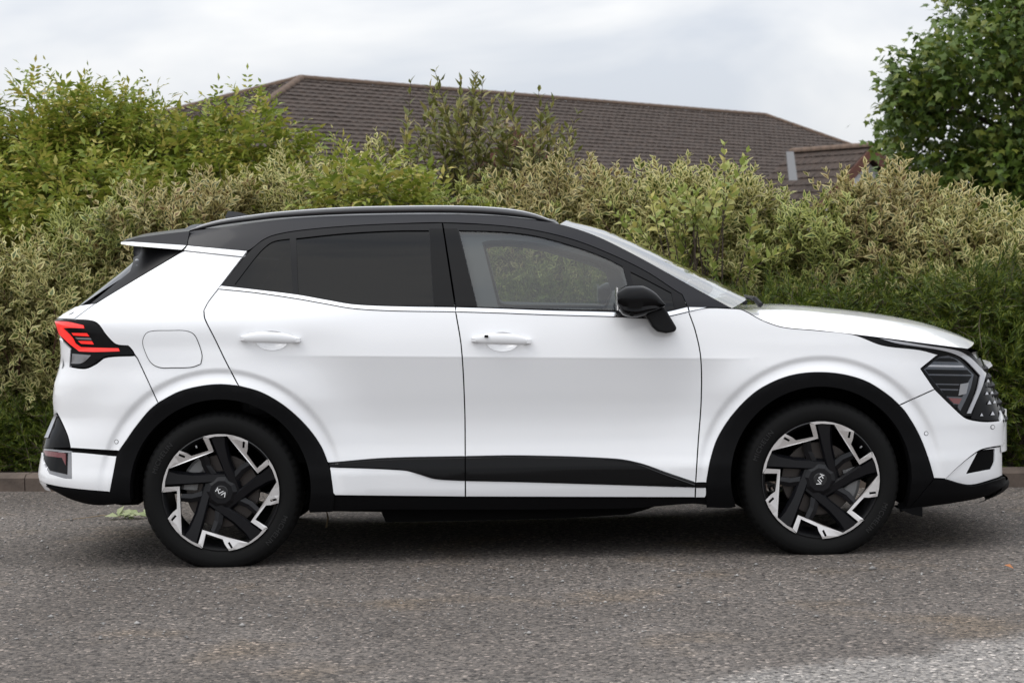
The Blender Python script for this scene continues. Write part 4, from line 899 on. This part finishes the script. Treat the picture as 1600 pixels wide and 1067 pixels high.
leaf_mat('variegated_green', [(0.05, 0.085, 0.02), (0.08, 0.12, 0.03), (0.12, 0.16, 0.04), (0.18, 0.18, 0.05)], margin=(0.52, 0.54, 0.19))
leaf_mat('variegated_warm', [(0.05, 0.07, 0.024), (0.08, 0.10, 0.035), (0.12, 0.125, 0.045), (0.20, 0.11, 0.05)], margin=(0.60, 0.52, 0.25))
leaf_mat('green_leaf', [(0.13, 0.18, 0.025), (0.20, 0.25, 0.035), (0.29, 0.32, 0.055), (0.42, 0.35, 0.09)])
leaf_mat('olive_leaf', [(0.10, 0.11, 0.025), (0.15, 0.16, 0.04), (0.22, 0.22, 0.06), (0.36, 0.29, 0.13)])
leaf_mat('golden_leaf', [(0.20, 0.26, 0.05), (0.30, 0.36, 0.09), (0.40, 0.43, 0.14), (0.50, 0.44, 0.14)])
leaf_mat('red_leaf', [(0.16, 0.06, 0.035), (0.22, 0.09, 0.05), (0.20, 0.13, 0.06), (0.28, 0.08, 0.04)])
leaf_mat('needle', [(0.028, 0.050, 0.004), (0.052, 0.086, 0.007), (0.095, 0.13, 0.012), (0.18, 0.20, 0.025)], rough=0.55, trans=0.2)
leaf_mat('maple_leaf', [(0.05, 0.09, 0.014), (0.08, 0.13, 0.02), (0.11, 0.17, 0.026), (0.20, 0.22, 0.04)])
pmat('bark', (0.07, 0.05, 0.038), 0.9, var=0.3); pmat('red_stem', (0.10, 0.045, 0.035), 0.7)
def unit(v): return v/(np.linalg.norm(v, axis=-1, keepdims=True)+1e-9)
def leaf_geo(P, D, Up, L, wd, rg, shape='lens', droop=0.12):
    n = len(P); S = unit(np.cross(D, Up)); Nn = np.cross(S, D); L = L[:, None]; wd = wd[:, None]
    rnd = rg.random(n)
    if shape == 'needle':
        V = np.stack([P, P+D*L*0.4+S*wd/2, P+D*L, P+D*L*0.4-S*wd/2], 1); e = np.array([0, 1, 1, 1.]); T = np.array([(0, 1, 2), (0, 2, 3)])
    elif shape == 'maple':
        an = np.array([180, 128, 100, 62, 40, 18, 0, -18, -40, -62, -100, -128])*math.pi/180; rr = np.array([.12, .42, .30, .62, .42, .55, 1.0, .55, .42, .62, .30, .42])
        out = [P+D*L*0.35]
        for a, r_ in zip(an, rr): out.append(P+D*L*(0.35+0.65*r_*math.cos(a))+S*L*0.75*r_*math.sin(a)-Nn*L*0.10*r_)
        V = np.stack(out, 1); e = np.r_[0, np.ones(12)]; T = np.array([(0, i, i % 12+1) for i in range(1, 13)])
    else:
        mid = P+D*L*0.45; V = np.stack([P, mid+S*wd/2+Nn*wd*0.16, mid, mid-S*wd/2+Nn*wd*0.16, P+D*L-Nn*L*droop], 1); e = np.array([.8, 1, 0, 1, .8]); T = np.array([(0, 2, 1), (0, 3, 2), (1, 2, 4), (2, 3, 4)])
    m = V.shape[1]; uv = np.stack([np.broadcast_to(e, (n, m)), np.broadcast_to(rnd[:, None], (n, m))], -1)
    return V.reshape(-1, 3), (T[None]+m*np.arange(n)[:, None, None]).reshape(-1, 3), uv.reshape(-1, 2)
def lobes_for(rg, w_, d_, z0, z1, k):
    out = []; H_ = z1-z0
    for i in range(k):                                   # crown lobes spread over the whole width, tops at uneven heights
        x = (-1+2*(i+rg.uniform(.2, .8))/k)*w_*0.86; r_ = rg.uniform(.20, .34)*min(1.3, H_); top = z1-H_*abs(rg.normal())*0.10-H_*0.30*(abs(x)/w_)**3
        if i == k//2: top = z1
        out.append((np.array([x, rg.uniform(-.5, .6)*d_, top-r_*1.05]), np.array([r_*1.1, r_, r_*1.05])))
    for i in range(int(k*1.3)):                          # body below
        x = rg.uniform(-.85, .85)*w_; r_ = rg.uniform(.24, .40)*min(1.2, H_); zz_ = z0+rg.uniform(.12, .75)*H_
        out.append((np.array([x, rg.uniform(-.9, .3)*d_, zz_]), np.array([r_*1.15, r_*.9, r_])))
    return out
def shrub(name, label, cat, u, vtop, half_px, doff, kind, dens=1.0, z0=0.05, group=None, seed=0, k=7, flat=0.5, mat=None, fat=1.35):
    rg = np.random.default_rng(seed+int(abs(u)*7)+int(vtop)); y = 3.0
    for _ in range(6): p = at_y(u, vtop, y); y = ykerb(p[0])+doff
    p = at_y(u, vtop, y); z1 = p[2]; sc = FPX/(y-CAM[1]); w_ = half_px*fat/sc; d_ = w_*flat
    root = empty(name, (p[0], y, 0)); set_props(root, label, cat, group)
    lob = lobes_for(rg, w_, d_, z0, z1-0.06, k)
    par = dict(dogwood=dict(n=600, len=(.18, .38), nodes=8, L=(.050, .086), wf=.47, per=2), elder=dict(n=150, len=(.25, .48), nodes=5, L=(.05, .08), wf=.42, per=2),
               photinia=dict(n=230, len=(.28, .55), nodes=10, L=(.065, .10), wf=.34, per=2), golden=dict(n=170, len=(.2, .36), nodes=8, L=(.05, .08), wf=.55, per=2), juniper=dict(n=720, len=(.18, .40), nodes=20, L=(.028, .056), wf=.15, per=3),
               red=dict(n=60, len=(.2, .34), nodes=8, L=(.04, .07), wf=.42, per=2))[kind]
    n = int(par['n']*dens*(w_/0.5)*max(.5, (z1-z0)/1.9)); vol = np.array([l[1][0]*l[1][2] for l in lob]); pk = rg.choice(len(lob), n, p=vol/vol.sum())
    dr = unit(rg.normal(size=(n, 3))); dr[:, 1] = np.where(rg.random(n) < 0.6, -np.abs(dr[:, 1]), dr[:, 1]); dr[:, 2] = np.where(rg.random(n) < .35, np.abs(dr[:, 2]), dr[:, 2])
    C_ = np.array([l[0] for l in lob])[pk]; Rr_ = np.array([l[1] for l in lob])[pk]; depth = np.where(rg.random(n) < 0.7, rg.uniform(.88, 1.06, n), rg.uniform(.5, .9, n))
    tip = C_+dr*Rr_*depth[:, None]; ok = tip[:, 2] > z0+0.05; tip, dr, depth = tip[ok], dr[ok], depth[ok]; n = len(tip)
    upb = dict(dogwood=.75, elder=.35, photinia=1.3, golden=1.0, juniper=.10, red=1.0)[kind]
    dirv = unit(dr*0.8+np.array([0, 0, upb])+rg.normal(size=(n, 3))*0.30); ln = rg.uniform(*par['len'], n)
    spike = rg.random(n) < 0.06; ln = np.where(spike & (dr[:, 2] > .3), ln*1.5, ln)
    base = tip-dirv*ln[:, None]*0.75; bend = rg.normal(size=(n, 3))*0.10
    VV, FF, UU = [], [], []; cnt = 0
    def push(v, f, q):
        nonlocal cnt
        VV.append(v); FF.append(f+cnt); UU.append(q); cnt += len(v)
    a1 = unit(np.cross(dirv, np.array([0.3, 0.2, 1.0]))); a2 = np.cross(dirv, a1); ph0 = rg.uniform(0, 6.28, n)
    for k_ in range(par['nodes']):
        f = (k_+0.6)/par['nodes']; pos = base+dirv*(ln*f)[:, None]+bend*(ln*f*f)[:, None]
        for s_ in range(par['per']):
            ph = ph0+k_*1.571+s_*2*math.pi/par['per']+rg.normal(size=n)*.25; rad = a1*np.cos(ph)[:, None]+a2*np.sin(ph)[:, None]
            op = R(68)-R(40)*f+rg.normal(size=n)*.15
            if kind == 'juniper': op = np.full(n, R(38))+rg.normal(size=n)*.12
            D = unit(dirv*np.cos(op)[:, None]+rad*np.sin(op)[:, None]); L = rg.uniform(*par['L'], n)*(0.75+0.5*math.sin(math.pi*min(1, f*1.1)))
            if kind == 'elder':
                ax = D; al = rg.uniform(.13, .20, n); Sx = unit(np.cross(ax, np.array([0, 0, 1.0])+rg.normal(size=(n, 3))*.25)); up_ = np.cross(Sx, ax)
                for q in (0.35, 0.65, 0.95):
                    pp = pos+ax*(al*q)[:, None]-np.array([0, 0, 1.0])*(al*q*q*.25)[:, None]
                    for t_ in (-1, 1):
                        dd = unit(ax*0.62+Sx*t_*0.78-np.array([0, 0, .18])); push(*leaf_geo(pp, dd, up_, L, L*par['wf'], rg))
                push(*leaf_geo(pos+ax*al[:, None], unit(ax-np.array([0, 0, .3])), up_, L*1.15, L*par['wf'], rg))
            else:
                push(*leaf_geo(pos, D, dirv+rg.normal(size=(n, 3))*.2, L, L*par['wf'], rg, 'needle' if kind == 'juniper' else 'lens'))
    mt_ = dict(dogwood='variegated_leaf', elder='green_leaf', photinia='olive_leaf', golden='golden_leaf', juniper='needle', red='red_leaf')[kind]
    o = mesh_obj('foliage', np.concatenate(VV), np.concatenate(FF), mat or mt_, root, False, None, np.concatenate(UU)); o['kind'] = 'stuff'
    st = MB(); pick = rg.permutation(n)[:min(n, 260)]
    for i in pick: st.tube([base[i], base[i]+dirv[i]*ln[i]*.5+bend[i]*ln[i]*.25, base[i]+dirv[i]*ln[i]*.98+bend[i]*ln[i]], [.0035, .0028, .0015], 3, False)
    for i in pick[:46]:
        b0 = np.array([rg.normal()*.10, rg.normal()*.08, 0.02]); mid = b0*0.5+base[i]*0.5+np.array([0, 0, .12]); st.tube([b0, mid, base[i]], [.013, .008, .0038], 4, False)
    st.build('stems', 'red_stem' if kind in ('dogwood', 'red') else 'bark', root)
    return root
HG = 'variegated shrubs of the hedge behind the car'
dog = [(-75, 330, 105, 1.2, 'variegated shrub at the far end of the hedge beyond the car\'s tail'), (55, 350, 110, 0.95, 'cream-edged variegated shrub beside the tail lamp, in front of the tall green elder'), (205, 285, 105, 1.15, 'cream-edged variegated shrub behind the roof spoiler'),
       (330, 255, 100, 1.35, 'variegated shrub behind the antenna fin, in front of the elder'), (470, 212, 95, 1.7, 'variegated shrub with upright sprigs below the hip of the tiled roof'), (590, 215, 95, 1.6, 'variegated shrub between the fresh green bush and the tall olive shrub'),
       (740, 262, 110, 1.35, 'variegated shrub at the foot of the tall olive shrub'), (880, 225, 100, 1.6, 'variegated shrub directly above the top of the windscreen'), (1010, 222, 100, 1.6, 'variegated shrub above the windscreen, touching the golden sapling'),
       (1125, 245, 92, 1.5, 'variegated shrub directly behind the golden sapling'), (1245, 280, 98, 1.45, 'variegated shrub in front of the lead valley of the porch roof'), (1378, 238, 102, 1.55, 'tall variegated shrub in front of the white gable wall'), (1490, 300, 95, 1.4, 'variegated shrub below the maple, above the headlamp'),
       (1595, 292, 85, 1.6, 'variegated shrub at the foot of the maple tree'), (1700, 300, 95, 1.5, 'variegated shrub past the maple beyond the car\'s nose')]
for i, (u, v, h, d_, lb) in enumerate(dog): shrub('variegated_shrub', lb, 'shrub', u, v, h, d_, 'dogwood', 1.0, group=HG, seed=i, mat=('variegated_leaf', 'variegated_leaf', 'variegated_warm', 'variegated_green')[(i*3+1) % 4])
for i, (u, v, h, d_, lb) in enumerate([(-90, 130, 140, 2.6, 'green elder bush at the outer end of the tall green group'), (70, 92, 125, 2.5, 'tallest green elder bush standing over the car\'s tail'), (215, 128, 110, 2.4, 'green elder bush behind the roof spoiler, below the bright sky'), (365, 148, 98, 2.3, 'lower green elder bush beside the hip of the tiled roof'), (95, 225, 110, 1.75, 'light green elder bush in front of the tallest elder'), (265, 215, 100, 1.8, 'light green elder bush between the spoiler and the lower elder')]):
    shrub('elder_bush', lb, 'shrub', u, v, h, d_, 'elder', 1.0, group='green elder bushes over the hedge', seed=40+i, z0=0.5)
shrub('olive_shrub', 'tall olive-leaved shrub with upright shoots standing before the roof ridge', 'shrub', 725, 112, 80, 2.1, 'photinia', 1.0, seed=60, z0=0.9)
shrub('golden_sapling', 'yellow-green sapling with broad leaves above the side mirror', 'sapling', 1085, 258, 46, 0.90, 'golden', 1.0, seed=61, z0=0.9)
shrub('green_sapling', 'fresh green bush with long leaves under the tall olive shrub', 'shrub', 600, 228, 55, 1.15, 'elder', 0.7, seed=62, z0=1.1)
shrub('red_tinted_shrub', 'low red-tinted shrub just above the roof rail', 'shrub', 655, 300, 70, 0.75, 'red', 1.0, seed=63, z0=1.2)
for i, (u, v, h, d_, lb) in enumerate([(-40, 590, 90, 0.62, 'low dark juniper beyond the rear bumper'), (60, 600, 90, 0.60, 'low dark juniper behind the rear bumper'), (640, 400, 150, 0.60, 'spreading juniper behind the rear door'), (900, 400, 150, 0.60, 'spreading juniper seen through the front door window'), (1130, 425, 110, 0.62, 'green juniper behind the windscreen base'), (1270, 405, 120, 0.62, 'green juniper behind the middle of the bonnet'), (1410, 385, 125, 0.6, 'green juniper behind the front edge of the bonnet'), (1545, 372, 120, 0.62, 'green juniper behind the grille'), (1680, 380, 120, 0.62, 'green juniper past the car\'s nose')]):
    shrub('juniper', lb, 'shrub', u, v, h, d_, 'juniper', 1.0, group='junipers along the kerb', seed=80+i, z0=0.0, k=12)

def maple():
    rg = np.random.default_rng(11); y = 11.5; c = at_y(1610, 130, y); root = empty('maple_tree', (c[0], y, 0)); set_props(root, 'dark green maple tree rising over the hedge beyond the car\'s nose', 'tree')
    cz = c[2]+0.12; lob = [(np.array([0, 0, cz]), np.array([1.15, 1.2, 1.45]))]
    for i in range(34):
        d_ = unit(rg.normal(size=3)); d_[1] = -abs(d_[1]) if rg.random() < .65 else d_[1]; lob.append((np.array([0, 0, cz])+d_*np.array([1.42, 1.2, 1.8])*rg.uniform(.8, 1.12), np.full(3, rg.uniform(.24, .56))))
    n = 4300; vol = np.array([l[1][0]*l[1][2] for l in lob]); pk = rg.choice(len(lob), n, p=vol/vol.sum()); dr = unit(rg.normal(size=(n, 3)))
    tip = np.array([l[0] for l in lob])[pk]+dr*np.array([l[1] for l in lob])[pk]*rg.uniform(.6, 1.06, n)[:, None]; ok = tip[:, 2] > 1.5; tip, dr = tip[ok], dr[ok]; n = len(tip)
    VV, FF, UU = [], [], []; cnt = 0
    for k_ in range(7):
        pos = tip+rg.normal(size=(n, 3))*0.10; D = unit(dr*.5+rg.normal(size=(n, 3))*.7-np.array([0, 0, .35])); L = rg.uniform(.09, .15, n)
        v, f, q = leaf_geo(pos, D, unit(np.array([0, -.4, 1.0])+rg.normal(size=(n, 3))*.45), L, L, rg, 'maple'); VV.append(v); FF.append(f+cnt); UU.append(q); cnt += len(v)
    o = mesh_obj('crown', np.concatenate(VV), np.concatenate(FF), 'maple_leaf', root, False, None, np.concatenate(UU)); o['kind'] = 'stuff'
    st = MB().tube([(0, 0, 0), (.03, 0, 1.0), (0, .03, 2.2), (-.05, 0, 3.6), (0, 0, 5.2)], [.16, .13, .11, .07, .02], 10)
    for i in range(34):
        j = rg.integers(0, n); b0 = np.array([0, 0, rg.uniform(1.7, 4.4)]); st.tube([b0, (b0+tip[j])/2+np.array([0, 0, .15]), tip[j]], [.045, .022, .006], 5)
    st.build('trunk', 'bark', root)
maple()
# ---- things lying on the asphalt
leaf_mat('pale_leaf', [(0.26, 0.33, 0.14), (0.36, 0.42, 0.20), (0.42, 0.45, 0.26)])
leaf_mat('orange_leaf', [(0.45, 0.16, 0.05), (0.55, 0.22, 0.08)])
def fallen(name, label, cat, x, y, n, spread, L0, mat, twig=None, seed=1):
    rg = np.random.default_rng(seed); root = empty(name, (x, y, 0)); set_props(root, label, cat)
    for i in range(n):
        P = np.array([[rg.uniform(-spread, spread), rg.uniform(-.03, .03), rg.uniform(.008, .03)]]) if n > 1 else np.array([[0, 0, .006]]); D = unit(np.array([[rg.normal(), rg.normal()*.5, rg.uniform(-.1, .35)]]))
        L = np.array([L0*rg.uniform(.7, 1.2)]); v, f, q = leaf_geo(P, D, np.array([[rg.normal()*.3, -.4, 1.0]]), L, L*.6, rg); mesh_obj('leaf', v, f, mat, root, False, None, q)
    if twig:
        MB().tube(twig, [.003, .0025, .002, .0012], 5).build('twig', 'straw', root)
pmat('straw', (0.22, 0.16, 0.09), 0.8)
fallen('leaf_sprig', 'pale green leafy sprig with a bare twig lying on the asphalt behind the rear tyre', 'sprig', -0.76, 1.0, 22, .085, .065, 'pale_leaf', [(-.06, 0, .012), (-.16, .02, .02), (-.27, .01, .008), (-.38, -.02, .004)])
fallen('fallen_leaf', 'small orange leaf lying alone on the asphalt ahead of the front bumper', 'leaf', 3.40, -1.48, 1, 0, .06, 'orange_leaf', seed=4)
tw = MB().tube([(0, 0, 0), (.01, 0, .05), (.0, .005, .10)], [.006, .005, .004], 6).build('dry_stalk', 'straw'); tw.location = (0.342, 0.44, 0); set_props(tw, 'short brown dry stalk sticking up under the car', 'stalk')
